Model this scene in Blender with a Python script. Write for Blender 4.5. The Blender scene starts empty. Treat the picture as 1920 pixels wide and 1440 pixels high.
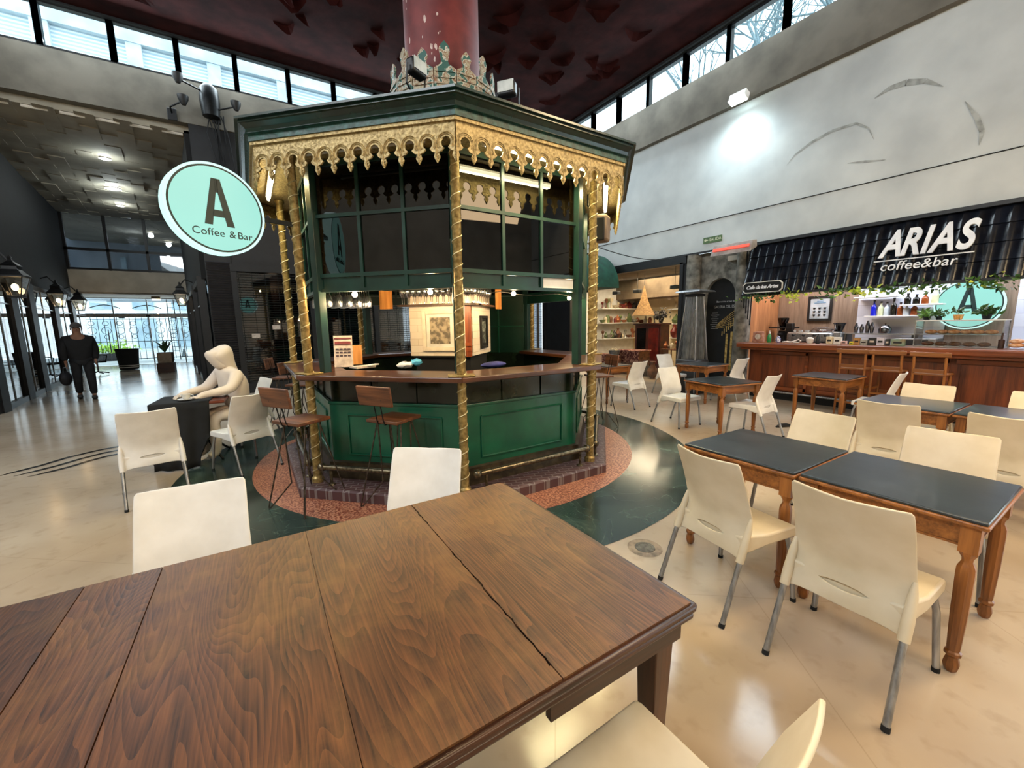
import bpy, bmesh, math, random
from mathutils import Vector, Matrix
random.seed(7)
PI = math.pi
SC = bpy.context.scene
COL = SC.collection
# ------------------------------------------------------------------ camera, world, exposure
cam_d = bpy.data.cameras.new('camera'); cam = bpy.data.objects.new('camera', cam_d); COL.objects.link(cam)
cam_d.sensor_fit = 'HORIZONTAL'; cam_d.sensor_width = 36.0; cam_d.lens = 763.2 * 36.0 / 1920.0
cam_d.clip_start = 0.05; cam_d.clip_end = 200
_p, _r, _az = 0.14686353, -0.01462459, -0.55483
_cp, _sp, _cr, _sr = math.cos(_p), math.sin(_p), math.cos(_r), math.sin(_r)
_f = Vector((0, _cp, -_sp)); _u = Vector((0, _sp, _cp)); _x = Vector((1, 0, 0))
_R = _cr * _x + _sr * _u; _U = -_sr * _x + _cr * _u
_Q = Matrix(((math.cos(_az), -math.sin(_az), 0), (math.sin(_az), math.cos(_az), 0), (0, 0, 1)))
_R, _U, _B = _Q @ _R, _Q @ _U, _Q @ (-_f)
_M = Matrix((_R, _U, _B)).transposed().to_4x4(); _M.translation = Vector((0, 0, 1.6))
cam.matrix_world = _M
SC.camera = cam
SC.view_settings.view_transform = 'Standard'; SC.view_settings.look = 'None'
SC.view_settings.gamma = 1.0; SC.view_settings.use_curve_mapping = False
SC.view_settings.exposure = 0.0
try:
    SC.cycles.use_denoising = True; SC.cycles.max_bounces = 8; SC.cycles.transparent_max_bounces = 16
    SC.cycles.sample_clamp_indirect = 6.0; SC.cycles.caustics_reflective = False; SC.cycles.caustics_refractive = False
except Exception: pass
W = bpy.data.worlds.new('overcast_sky'); SC.world = W; W.use_nodes = True
_n = W.node_tree.nodes; _bg = _n['Background']
_tc = _n.new('ShaderNodeTexCoord'); _nz = _n.new('ShaderNodeTexNoise'); _nz.inputs['Scale'].default_value = 1.3
_rp = _n.new('ShaderNodeValToRGB'); _rp.color_ramp.elements[0].color = (.62, .80, .90, 1); _rp.color_ramp.elements[1].color = (.86, .96, 1, 1)
W.node_tree.links.new(_tc.outputs['Generated'], _nz.inputs['Vector']); W.node_tree.links.new(_nz.outputs['Fac'], _rp.inputs['Fac'])
W.node_tree.links.new(_rp.outputs['Color'], _bg.inputs['Color']); _bg.inputs['Strength'].default_value = 4.5

def area_light(name, loc, target, size, power, color, sy=None, spread=None):
    d = bpy.data.lights.new(name, 'AREA'); d.energy = power; d.color = color
    d.shape = 'RECTANGLE'; d.size = size; d.size_y = sy or size
    if spread: d.spread = spread
    o = bpy.data.objects.new(name, d); COL.objects.link(o); o.location = loc
    o.rotation_euler = (Vector(target) - Vector(loc)).to_track_quat('-Z', 'Y').to_euler(); return o
def spot_light(name, loc, target, power, color, angle=100, blend=.6, rad=.08):
    d = bpy.data.lights.new(name, 'SPOT'); d.energy = power; d.color = color; d.spot_size = math.radians(angle); d.spot_blend = blend; d.shadow_soft_size = rad
    o = bpy.data.objects.new(name, d); COL.objects.link(o); o.location = loc
    o.rotation_euler = (Vector(target) - Vector(loc)).to_track_quat('-Z', 'Y').to_euler(); return o
def point_light(name, loc, power, color, rad=.04):
    d = bpy.data.lights.new(name, 'POINT'); d.energy = power; d.color = color; d.shadow_soft_size = rad
    o = bpy.data.objects.new(name, d); COL.objects.link(o); o.location = loc; return o
DAY = (.80, .93, 1.0); WARM = (1.0, .74, .42); SOFT = (1.0, .86, .66)
# daylight from the clerestory windows and street doors, with two added unseen fills
area_light('daylight_right', (8.7, 4.5, 7.3), (3, 4.0, 0), 13, 430, DAY, .75)
area_light('daylight_left', (1.5, 11.7, 7.3), (1.5, 3, 0), 10, 420, DAY, .75)
area_light('warm_fill', (4.5, -4.6, 5.2), (3.5, 2, .5), 6, 260, (1.0, .70, .40), 1.2)  # added warm fill from behind the camera for the right-hand chairs
area_light('fill_side', (-5.8, 2.0, 7.2), (3, 4, 0), 12, 640, (.94, .97, 1.0), .9)  # added near-white fill from the unseen left side for the white chairs
area_light('daylight_street', (-4.6, 25.6, 2.2), (-3.6, 12, 0.8), 5, 130, DAY, 3.6)
# warm hall lamps over the tables behind and beside the camera
area_light('warm_hall_lamp', (1.6, 0.3, 5.2), (1.6, 0.6, 0), .8, 60, WARM, .8)
area_light('warm_hall_lamp', (5.0, -0.6, 5.2), (3.6, 0.8, 0), .8, 130, WARM, .8)
spot_light('warm_roof_flood', (2.42, 3.55, 4.0), (3.6, .4, .5), 1150, (1.0, .72, .40), 95, .8, .12)
spot_light('warm_roof_flood', (1.42, 3.75, 4.0), (.9, 1.4, .7), 110, (1.0, .76, .45), 80, .9, .12)

# ------------------------------------------------------------------ node materials
MATS = {}
def _base(name):
    m = bpy.data.materials.new(name); m.use_nodes = True; nt = m.node_tree; nt.nodes.clear()
    out = nt.nodes.new('ShaderNodeOutputMaterial'); b = nt.nodes.new('ShaderNodeBsdfPrincipled')
    nt.links.new(b.outputs[0], out.inputs[0]); return m, nt, b, out
def rgb(h):
    h = h.lstrip('#'); c = [int(h[i:i+2], 16) / 255 for i in (0, 2, 4)]
    return tuple((v / 12.92 if v <= .04045 else ((v + .055) / 1.055) ** 2.4) for v in c) + (1,)
def pm(name, c1, c2=None, scale=8, rough=.5, metal=0, bump=0, detail=4, lo=.35, hi=.65, stretch=None, spec=.5, rough2=None, coord='Object', coat=0):
    """surface whose colour wanders between two tones with noise"""
    if name in MATS: return MATS[name]
    m, nt, b, out = _base(name); N = nt.nodes; L = nt.links
    c1 = rgb(c1) if isinstance(c1, str) else c1; c2 = c1 if c2 is None else (rgb(c2) if isinstance(c2, str) else c2)
    tc = N.new('ShaderNodeTexCoord'); mp = N.new('ShaderNodeMapping'); nz = N.new('ShaderNodeTexNoise'); rp = N.new('ShaderNodeValToRGB')
    if stretch: mp.inputs['Scale'].default_value = stretch
    nz.inputs['Scale'].default_value = scale; nz.inputs['Detail'].default_value = detail
    rp.color_ramp.elements[0].color = c1; rp.color_ramp.elements[1].color = c2
    rp.color_ramp.elements[0].position = lo; rp.color_ramp.elements[1].position = hi
    L.new(tc.outputs[coord], mp.inputs[0]); L.new(mp.outputs[0], nz.inputs['Vector']); L.new(nz.outputs['Fac'], rp.inputs[0]); L.new(rp.outputs[0], b.inputs['Base Color'])
    b.inputs['Roughness'].default_value = rough; b.inputs['Metallic'].default_value = metal; b.inputs['Specular IOR Level'].default_value = spec
    b.inputs['Coat Weight'].default_value = coat
    if rough2 is not None:
        mr = N.new('ShaderNodeMapRange'); mr.inputs['To Min'].default_value = rough; mr.inputs['To Max'].default_value = rough2
        L.new(nz.outputs['Fac'], mr.inputs['Value']); L.new(mr.outputs[0], b.inputs['Roughness'])
    if bump:
        bp = N.new('ShaderNodeBump'); bp.inputs['Strength'].default_value = bump; bp.inputs['Distance'].default_value = .02
        L.new(nz.outputs['Fac'], bp.inputs['Height']); L.new(bp.outputs[0], b.inputs['Normal'])
    MATS[name] = m; return m
def wood(name, dark, light, axis='Y', scale=1.0, rough=.4, bump=.15, ring=6, worn=None, coat=0):
    """grain stretched along one axis with cathedral rings"""
    if name in MATS: return MATS[name]
    m, nt, b, out = _base(name); N = nt.nodes; L = nt.links
    tc = N.new('ShaderNodeTexCoord'); mp = N.new('ShaderNodeMapping')
    s = {'X': (.5, 5, 5), 'Y': (5, .5, 5), 'Z': (5, 5, .5)}[axis]; mp.inputs['Scale'].default_value = [v * scale for v in s]
    nz = N.new('ShaderNodeTexNoise'); nz.inputs['Scale'].default_value = 1.3; nz.inputs['Detail'].default_value = 2; nz.inputs['Distortion'].default_value = .3
    ma = N.new('ShaderNodeMath'); ma.operation = 'MULTIPLY'; ma.inputs[1].default_value = ring
    fr = N.new('ShaderNodeMath'); fr.operation = 'PINGPONG'; fr.inputs[1].default_value = .5
    mp2 = N.new('ShaderNodeMapping'); s2 = {'X': (3, 60, 60), 'Y': (60, 3, 60), 'Z': (60, 60, 3)}[axis]; mp2.inputs['Scale'].default_value = [v * scale for v in s2]
    nf = N.new('ShaderNodeTexNoise'); nf.inputs['Scale'].default_value = 1.5; nf.inputs['Detail'].default_value = 4
    mx = N.new('ShaderNodeMath'); mx.operation = 'MULTIPLY_ADD'; mx.inputs[1].default_value = .75; mx.inputs[2].default_value = 0
    ad = N.new('ShaderNodeMath'); ad.operation = 'ADD'; m3 = N.new('ShaderNodeMath'); m3.operation = 'MULTIPLY'; m3.inputs[1].default_value = .7
    rp = N.new('ShaderNodeValToRGB'); rp.color_ramp.elements[0].color = rgb(dark); rp.color_ramp.elements[1].color = rgb(light)
    rp.color_ramp.elements[0].position = .2; rp.color_ramp.elements[1].position = .85
    L.new(tc.outputs['Object'], mp.inputs[0]); L.new(mp.outputs[0], nz.inputs['Vector']); L.new(nz.outputs['Fac'], ma.inputs[0]); L.new(ma.outputs[0], fr.inputs[0])
    L.new(tc.outputs['Object'], mp2.inputs[0]); L.new(mp2.outputs[0], nf.inputs['Vector'])
    L.new(fr.outputs[0], mx.inputs[0]); L.new(nf.outputs['Fac'], m3.inputs[0]); L.new(mx.outputs[0], ad.inputs[0]); L.new(m3.outputs[0], ad.inputs[1]); L.new(ad.outputs[0], rp.inputs[0])
    col = rp.outputs[0]
    if worn:
        nw = N.new('ShaderNodeTexNoise'); nw.inputs['Scale'].default_value = 2.2; nw.inputs['Detail'].default_value = 6; nw.inputs['Roughness'].default_value = .65
        rw = N.new('ShaderNodeValToRGB'); rw.color_ramp.elements[0].position = .48; rw.color_ramp.elements[1].position = .68
        rw.color_ramp.elements[0].color = (0, 0, 0, 1); rw.color_ramp.elements[1].color = (.75, .75, .75, 1)
        mixc = N.new('ShaderNodeMix'); mixc.data_type = 'RGBA'; mixc.inputs['B'].default_value = rgb(worn)
        L.new(tc.outputs['Object'], nw.inputs['Vector']); L.new(nw.outputs['Fac'], rw.inputs[0]); L.new(rw.outputs[0], mixc.inputs['Factor']); L.new(col, mixc.inputs['A']); col = mixc.outputs['Result']
    L.new(col, b.inputs['Base Color']); b.inputs['Roughness'].default_value = rough; b.inputs['Coat Weight'].default_value = coat
    bp = N.new('ShaderNodeBump'); bp.inputs['Strength'].default_value = bump; bp.inputs['Distance'].default_value = .004
    L.new(ad.outputs[0], bp.inputs['Height']); L.new(bp.outputs[0], b.inputs['Normal'])
    MATS[name] = m; return m
def emit(name, color, strength, base=None):
    if name in MATS: return MATS[name]
    m, nt, b, out = _base(name); N = nt.nodes
    c = rgb(color) if isinstance(color, str) else color
    b.inputs['Base Color'].default_value = tuple(v * (base if base is not None else 1) for v in c[:3]) + (1,); b.inputs['Emission Color'].default_value = c
    tc = N.new('ShaderNodeTexCoord'); nz = N.new('ShaderNodeTexNoise'); nz.inputs['Scale'].default_value = 2; mr = N.new('ShaderNodeMapRange')
    mr.inputs['To Min'].default_value = strength * .92; mr.inputs['To Max'].default_value = strength * 1.08
    nt.links.new(tc.outputs['Object'], nz.inputs['Vector']); nt.links.new(nz.outputs['Fac'], mr.inputs['Value']); nt.links.new(mr.outputs[0], b.inputs['Emission Strength'])
    b.inputs['Roughness'].default_value = .4
    MATS[name] = m; return m
def glass(name, tint=(1, 1, 1, 1), refl=.06, rough=.02, edge=.5):
    """thin pane: see-through, tinted, with fresnel mirror on top"""
    if name in MATS: return MATS[name]
    m = bpy.data.materials.new(name); m.use_nodes = True; nt = m.node_tree; nt.nodes.clear(); N = nt.nodes
    out = N.new('ShaderNodeOutputMaterial'); tr = N.new('ShaderNodeBsdfTransparent'); gl = N.new('ShaderNodeBsdfGlossy'); mx = N.new('ShaderNodeMixShader')
    lw = N.new('ShaderNodeLayerWeight'); lw.inputs[0].default_value = .25; mr = N.new('ShaderNodeMapRange')
    nz = N.new('ShaderNodeTexNoise'); nz.inputs['Scale'].default_value = 3; rp = N.new('ShaderNodeValToRGB')
    t2 = tuple(v * .93 for v in tint[:3]) + (1,); rp.color_ramp.elements[0].color = t2; rp.color_ramp.elements[1].color = tint
    nt.links.new(nz.outputs['Fac'], rp.inputs[0]); nt.links.new(rp.outputs[0], tr.inputs[0])
    mr.inputs['To Min'].default_value = refl; mr.inputs['To Max'].default_value = edge
    gl.inputs['Roughness'].default_value = rough
    nt.links.new(lw.outputs['Fresnel'], mr.inputs['Value']); nt.links.new(mr.outputs[0], mx.inputs[0]); nt.links.new(tr.outputs[0], mx.inputs[1]); nt.links.new(gl.outputs[0], mx.inputs[2]); nt.links.new(mx.outputs[0], out.inputs[0])
    MATS[name] = m; return m
def brick(name, c1, c2, mortar, bw=.2, bh=.075, msize=.004, rough=.3, coat=0, rot=None, bump=.3):
    if name in MATS: return MATS[name]
    m, nt, b, out = _base(name); N = nt.nodes; L = nt.links
    tc = N.new('ShaderNodeTexCoord'); mp = N.new('ShaderNodeMapping'); bk = N.new('ShaderNodeTexBrick')
    if rot: mp.inputs['Rotation'].default_value = rot
    bk.inputs['Scale'].default_value = 1; bk.inputs['Brick Width'].default_value = bw; bk.inputs['Row Height'].default_value = bh; bk.inputs['Mortar Size'].default_value = msize
    bk.inputs['Color1'].default_value = rgb(c1); bk.inputs['Color2'].default_value = rgb(c2); bk.inputs['Mortar'].default_value = rgb(mortar)
    L.new(tc.outputs['Object'], mp.inputs[0]); L.new(mp.outputs[0], bk.inputs['Vector']); L.new(bk.outputs['Color'], b.inputs['Base Color'])
    b.inputs['Roughness'].default_value = rough; b.inputs['Coat Weight'].default_value = coat
    bp = N.new('ShaderNodeBump'); bp.inputs['Strength'].default_value = bump; bp.inputs['Distance'].default_value = .004; bp.invert = True
    L.new(bk.outputs['Fac'], bp.inputs['Height']); L.new(bp.outputs[0], b.inputs['Normal'])
    MATS[name] = m; return m

# ------------------------------------------------------------------ mesh builder
class MB:
    def __init__(s): s.bm = bmesh.new()
    def _add(s, verts, faces):
        vs = [s.bm.verts.new(v) for v in verts]
        for f in faces:
            try: s.bm.faces.new([vs[i] for i in f])
            except ValueError: pass
        return vs
    def box(s, c, d, rz=0, ry=0, rx=0):
        m = Matrix.Rotation(rz, 3, 'Z') @ Matrix.Rotation(ry, 3, 'Y') @ Matrix.Rotation(rx, 3, 'X'); c = Vector(c)
        v = [c + m @ Vector((x * d[0] / 2, y * d[1] / 2, z * d[2] / 2)) for x in (-1, 1) for y in (-1, 1) for z in (-1, 1)]
        s._add(v, [(0, 1, 3, 2), (4, 6, 7, 5), (0, 4, 5, 1), (2, 3, 7, 6), (0, 2, 6, 4), (1, 5, 7, 3)]); return s
    def hexa(s, v8):   # bottom four then top four, both counter-clockwise
        s._add([Vector(v) for v in v8], [(3, 2, 1, 0), (4, 5, 6, 7), (0, 1, 5, 4), (1, 2, 6, 5), (2, 3, 7, 6), (3, 0, 4, 7)]); return s
    def beam(s, a, b, w, h, up=(0, 0, 1)):
        a, b = Vector(a), Vector(b); d = (b - a).normalized(); up = Vector(up)
        if abs(d.dot(up)) > .98: up = Vector((0, 1, 0))
        x = d.cross(up).normalized(); y = x.cross(d).normalized()
        q = [(-1, -1), (1, -1), (1, 1), (-1, 1)]
        v = [p + x * (i * w / 2) + y * (j * h / 2) for p in (a, b) for i, j in q]
        s._add(v, [(0, 1, 2, 3)[::-1], (4, 5, 6, 7), (0, 1, 5, 4), (1, 2, 6, 5), (2, 3, 7, 6), (3, 0, 4, 7)][:6]); return s
    def tube(s, pts, r, n=8, close=False):
        pts = [Vector(p) for p in pts]; rs = r if isinstance(r, (list, tuple)) else [r] * len(pts); rings = []
        prev = None
        for i, p in enumerate(pts):
            if close: d = pts[(i + 1) % len(pts)] - pts[i - 1]
            else: d = pts[min(i + 1, len(pts) - 1)] - pts[max(i - 1, 0)]
            d.normalize()
            if prev is None: x = d.orthogonal().normalized()
            else: x = (prev - d * prev.dot(d)); x = x.normalized() if x.length > 1e-5 else d.orthogonal().normalized()
            prev = x; y = d.cross(x)
            rings.append([s.bm.verts.new(p + (x * math.cos(2 * PI * k / n) + y * math.sin(2 * PI * k / n)) * rs[i]) for k in range(n)])
        m = len(rings)
        for i in range(m if close else m - 1):
            A, B = rings[i], rings[(i + 1) % m]
            for k in range(n): s.bm.faces.new((A[k], A[(k + 1) % n], B[(k + 1) % n], B[k]))
        if not close: s.bm.faces.new(rings[0][::-1]); s.bm.faces.new(rings[-1])
        return s
    def lathe(s, prof, c=(0, 0, 0), n=16, a0=0, sx=1, sy=1, cap=True):
        c = Vector(c); rings = []
        for r, z in prof: rings.append([s.bm.verts.new(c + Vector((r * sx * math.cos(a0 + 2 * PI * k / n), r * sy * math.sin(a0 + 2 * PI * k / n), z))) for k in range(n)])
        for A, B in zip(rings, rings[1:]):
            for k in range(n): s.bm.faces.new((A[k], A[(k + 1) % n], B[(k + 1) % n], B[k]))
        if cap:
            s.bm.faces.new(rings[0][::-1]); s.bm.faces.new(rings[-1])
        return s
    def prism(s, poly, z0, z1):
        n = len(poly); lo = [s.bm.verts.new((x, y, z0)) for x, y in poly]; hi = [s.bm.verts.new((x, y, z1)) for x, y in poly]
        s.bm.faces.new(lo[::-1]); s.bm.faces.new(hi)
        for i in range(n): s.bm.faces.new((lo[i], lo[(i + 1) % n], hi[(i + 1) % n], hi[i]))
        return s
    def plate(s, poly, o, ax, ay, th):
        """2-D outline laid in the plane o + x*ax + y*ay, extruded by th along the normal"""
        o, ax, ay = Vector(o), Vector(ax), Vector(ay); nrm = ax.cross(ay).normalized()
        lo = [s.bm.verts.new(o + ax * x + ay * y) for x, y in poly]; hi = [s.bm.verts.new(o + ax * x + ay * y + nrm * th) for x, y in poly]
        s.bm.faces.new(lo[::-1]); s.bm.faces.new(hi); n = len(poly)
        for i in range(n): s.bm.faces.new((lo[i], lo[(i + 1) % n], hi[(i + 1) % n], hi[i]))
        return s
    def ball(s, c, r, n=12, sz=(1, 1, 1)):
        prof = [(max(1e-4, r * math.sin(PI * i / 8)), -r * math.cos(PI * i / 8) * sz[2]) for i in range(9)]
        return s.lathe(prof, c, n, sx=sz[0], sy=sz[1])
    def build(s, name, m, parent=None, smooth=True, bevel=0, seg=2, angle=38):
        me = bpy.data.meshes.new(name); bmesh.ops.recalc_face_normals(s.bm, faces=s.bm.faces); s.bm.to_mesh(me); s.bm.free()
        for mm in (m if isinstance(m, (list, tuple)) else [m]): me.materials.append(mm)
        o = bpy.data.objects.new(name, me); COL.objects.link(o)
        if parent is not None: o.parent = parent
        if smooth:
            for p in me.polygons: p.use_smooth = True
            try: me.set_sharp_from_angle(angle=math.radians(angle))
            except Exception: pass
        if bevel:
            b = o.modifiers.new('bevel', 'BEVEL'); b.width = bevel; b.segments = seg; b.limit_method = 'ANGLE'; b.angle_limit = math.radians(40)
        return o
def thing(name, label, cat, loc=(0, 0, 0), rz=0, group=None):
    o = bpy.data.objects.new(name, None); COL.objects.link(o); o.location = loc; o.rotation_euler = (0, 0, rz); o.empty_display_size = .05
    o['label'] = label; o['category'] = cat
    if group: o['group'] = group
    return o
def tag(o, label, cat, group=None):
    o['label'] = label; o['category'] = cat
    if group: o['group'] = group
    return o
def struct(o): o['kind'] = 'structure'; return o
def rebase(o, loc, rz=0):
    """place a mesh built in local coordinates"""
    o.location = loc; o.rotation_euler = (0, 0, rz); return o
def dup(src, loc, rz=0, label=None, group=None, scale=None):
    def cp(o, par):
        c = o.copy(); COL.objects.link(c)
        if par is not None: c.parent = par
        for ch in kids.get(o.name, []): cp(ch, c)
        return c
    kids = {}
    def walk(o):
        kids[o.name] = list(o.children)
        for c in kids[o.name]: walk(c)
    walk(src); r = cp(src, None); r.location = loc; r.rotation_euler = (0, 0, rz)
    if scale: r.scale = (scale,) * 3 if not isinstance(scale, tuple) else scale
    if label: r['label'] = label
    if group: r['group'] = group
    return r
def text_mesh(name, body, size, o, ax, ay, m, parent=None, extrude=.004, offset=0, shear=0, align='CENTER', spacing=1.0, xs=1.0):
    cu = bpy.data.curves.new(name, 'FONT'); cu.body = body; cu.size = size; cu.extrude = extrude; cu.offset = offset; cu.shear = shear
    cu.align_x = align; cu.align_y = 'CENTER'; cu.space_character = spacing
    t = bpy.data.objects.new(name, cu); COL.objects.link(t)
    dg = bpy.context.evaluated_depsgraph_get(); dg.update(); me = bpy.data.meshes.new_from_object(t.evaluated_get(dg))
    bpy.data.objects.remove(t); bpy.data.curves.remove(cu)
    ax, ay = Vector(ax).normalized(), Vector(ay).normalized(); nz = ax.cross(ay)
    mm = Matrix((ax * xs, ay, nz)).transposed().to_4x4(); mm.translation = Vector(o); me.transform(mm)
    me.materials.clear(); me.materials.append(m); me.name = name
    ob = bpy.data.objects.new(name, me); COL.objects.link(ob)
    if parent is not None: ob.parent = parent
    return ob
def skin_body(name, verts, edges, radii, m, parent=None, sub=2, root=0):
    me = bpy.data.meshes.new(name); me.from_pydata([Vector(v) for v in verts], edges, []); o = bpy.data.objects.new(name, me); COL.objects.link(o)
    sk = o.modifiers.new('skin', 'SKIN'); sk.use_smooth_shade = True
    ly = me.skin_vertices[0] if me.skin_vertices else None
    if ly is None:
        bm = bmesh.new(); bm.from_mesh(me); bm.verts.layers.skin.verify(); bm.to_mesh(me); bm.free(); ly = me.skin_vertices[0]
    for i, d in enumerate(ly.data):
        r = radii[i]; d.radius = r if isinstance(r, tuple) else (r, r); d.use_root = (i == root)
    ss = o.modifiers.new('sub', 'SUBSURF'); ss.levels = sub; ss.render_levels = sub
    dg = bpy.context.evaluated_depsgraph_get(); dg.update(); me2 = bpy.data.meshes.new_from_object(o.evaluated_get(dg))
    bpy.data.objects.remove(o); me2.materials.clear(); me2.materials.append(m)
    for p in me2.polygons: p.use_smooth = True
    ob = bpy.data.objects.new(name, me2); COL.objects.link(ob)
    if parent is not None: ob.parent = parent
    return ob
# ------------------------------------------------------------------ shared materials
M_cream = None
def floor_material():
    m, nt, b, out = _base('polished_terrazzo'); N = nt.nodes; L = nt.links
    tc = N.new('ShaderNodeTexCoord')
    n1 = N.new('ShaderNodeTexNoise'); n1.inputs['Scale'].default_value = .55; n1.inputs['Detail'].default_value = 5
    r1 = N.new('ShaderNodeValToRGB'); r1.color_ramp.elements[0].position = .32; r1.color_ramp.elements[1].position = .7
    r1.color_ramp.elements[0].color = rgb('#a28e78'); r1.color_ramp.elements[1].color = rgb('#cabba6')
    n2 = N.new('ShaderNodeTexNoise'); n2.inputs['Scale'].default_value = 9; n2.inputs['Detail'].default_value = 6
    r2 = N.new('ShaderNodeValToRGB'); r2.color_ramp.elements[0].position = .28; r2.color_ramp.elements[1].position = .45
    r2.color_ramp.elements[0].color = (.78, .74, .70, 1); r2.color_ramp.elements[1].color = (1, 1, 1, 1)
    mx = N.new('ShaderNodeMix'); mx.data_type = 'RGBA'; mx.blend_type = 'MULTIPLY'; mx.inputs['Factor'].default_value = .6
    mp = N.new('ShaderNodeMapping'); mp.inputs['Rotation'].default_value = (0, 0, math.radians(38))
    bk = N.new('ShaderNodeTexBrick'); bk.offset = 0; bk.inputs['Scale'].default_value = 1; bk.inputs['Brick Width'].default_value = 1.15; bk.inputs['Row Height'].default_value = 1.15
    bk.inputs['Mortar Size'].default_value = .003; bk.inputs['Color1'].default_value = bk.inputs['Color2'].default_value = (1, 1, 1, 1); bk.inputs['Mortar'].default_value = (.5, .44, .36, 1)
    m2 = N.new('ShaderNodeMix'); m2.data_type = 'RGBA'; m2.blend_type = 'MULTIPLY'; m2.inputs['Factor'].default_value = .28
    L.new(tc.outputs['Object'], n1.inputs['Vector']); L.new(tc.outputs['Object'], n2.inputs['Vector']); L.new(tc.outputs['Object'], mp.inputs[0]); L.new(mp.outputs[0], bk.inputs['Vector'])
    L.new(n1.outputs['Fac'], r1.inputs[0]); L.new(n2.outputs['Fac'], r2.inputs[0]); L.new(r1.outputs[0], mx.inputs['A']); L.new(r2.outputs[0], mx.inputs['B'])
    L.new(mx.outputs['Result'], m2.inputs['A']); L.new(bk.outputs['Color'], m2.inputs['B']); L.new(m2.outputs['Result'], b.inputs['Base Color'])
    mr = N.new('ShaderNodeMapRange'); mr.inputs['To Min'].default_value = .10; mr.inputs['To Max'].default_value = .26; L.new(n1.outputs['Fac'], mr.inputs['Value']); L.new(mr.outputs[0], b.inputs['Roughness'])
    b.inputs['Specular IOR Level'].default_value = .6
    return m
def marble_material():
    m, nt, b, out = _base('green_marble'); N = nt.nodes; L = nt.links
    tc = N.new('ShaderNodeTexCoord'); n1 = N.new('ShaderNodeTexNoise'); n1.inputs['Scale'].default_value = 1.8; n1.inputs['Detail'].default_value = 8; n1.inputs['Distortion'].default_value = 1.2
    r1 = N.new('ShaderNodeValToRGB'); e = r1.color_ramp.elements; e[0].position = .3; e[0].color = rgb('#16211f'); e[1].position = .62; e[1].color = rgb('#34443f')
    x = e.new(.70); x.color = rgb('#4d5f58')
    n2 = N.new('ShaderNodeTexNoise'); n2.inputs['Scale'].default_value = 1.1; n2.inputs['Detail'].default_value = 9; n2.inputs['Distortion'].default_value = 2.5
    sb = N.new('ShaderNodeMath'); sb.operation = 'SUBTRACT'; sb.inputs[1].default_value = .5; ab = N.new('ShaderNodeMath'); ab.operation = 'ABSOLUTE'
    r2 = N.new('ShaderNodeValToRGB'); r2.color_ramp.elements[0].position = 0; r2.color_ramp.elements[0].color = (.5, .5, .5, 1); r2.color_ramp.elements[1].position = .008; r2.color_ramp.elements[1].color = (0, 0, 0, 1)
    mx = N.new('ShaderNodeMix'); mx.data_type = 'RGBA'; mx.inputs['B'].default_value = rgb('#56655b')
    L.new(tc.outputs['Object'], n1.inputs['Vector']); L.new(tc.outputs['Object'], n2.inputs['Vector']); L.new(n1.outputs['Fac'], r1.inputs[0]); L.new(n2.outputs['Fac'], sb.inputs[0]); L.new(sb.outputs[0], ab.inputs[0]); L.new(ab.outputs[0], r2.inputs[0])
    L.new(r1.outputs[0], mx.inputs['A']); L.new(r2.outputs[0], mx.inputs['Factor']); L.new(mx.outputs['Result'], b.inputs['Base Color'])
    b.inputs['Roughness'].default_value = .16; return m
def shutters_material():
    """pale facade with blinds drawn over its windows"""
    m, nt, b, out = _base('facade_blinds'); N = nt.nodes; L = nt.links
    tc = N.new('ShaderNodeTexCoord'); wv = N.new('ShaderNodeTexWave'); wv.bands_direction = 'Z'; wv.inputs['Scale'].default_value = 3.2; wv.inputs['Distortion'].default_value = .1
    rp = N.new('ShaderNodeValToRGB'); rp.color_ramp.elements[0].color = rgb('#b4c4d0'); rp.color_ramp.elements[1].color = rgb('#f4f9fc'); rp.color_ramp.elements[0].position = .3
    L.new(tc.outputs['Object'], wv.inputs['Vector']); L.new(wv.outputs['Color'], rp.inputs[0]); L.new(rp.outputs[0], b.inputs['Base Color']); b.inputs['Roughness'].default_value = .8
    return m
M_floor = floor_material(); M_marble = marble_material(); M_blind = shutters_material()
M_granite = pm('red_granite', '#6d3527', '#b98468', 55, .35, detail=3, lo=.42, hi=.6)
M_plaster = pm('painted_plaster', '#b9bfc0', '#d3d8d7', 1.3, .85, bump=.35, detail=9, lo=.3, hi=.7)
M_concrete = pm('bare_concrete', '#605c53', '#7a756a', 1.8, .9, bump=.3, detail=8)
M_redceil = pm('dark_red_sprayed_ceiling', '#200a09', '#341412', 2.2, 1, bump=.8, detail=6, spec=.08)
M_black = pm('black_paint', '#0c0d0f', '#15171a', 5, .45)
M_blackmat = pm('black_matte', '#08090a', '#101113', 5, .8)
M_blackmetal = pm('black_metal', '#101213', '#1c1f20', 20, .4, .6)
M_alu = pm('brushed_aluminium', '#8b8d90', '#b4b6b8', 60, .38, .9, stretch=(1, 1, .05))
M_white = pm('white_paint', '#d8d6cf', '#eae8e2', 6, .5)
M_offwhite = pm('off_white_wall', '#b9b2a4', '#cfc8ba', 2, .8)
M_green = pm('bottle_green_paint', '#0c4030', '#135a41', 4, .32, bump=.05)
M_dkgreen = pm('dark_green_paint', '#0e2a22', '#163a30', 4, .3, bump=.05)
M_gold = pm('old_gold_paint', '#7a6538', '#b39a62', 30, .38, .5, bump=.25, detail=6)
M_goldrel = pm('gold_relief', '#857145', '#bfa976', 45, .42, .4, bump=.5, detail=6)
M_brass = pm('worn_brass', '#4d463a', '#857a62', 40, .3, .9)
M_counter = wood('walnut_counter', '#2e190f', '#653a22', 'X', 1, .28, ring=5, coat=.3)
M_glass = glass('clear_glass', (1, 1, 1, 1), .05, .01, .6)
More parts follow.
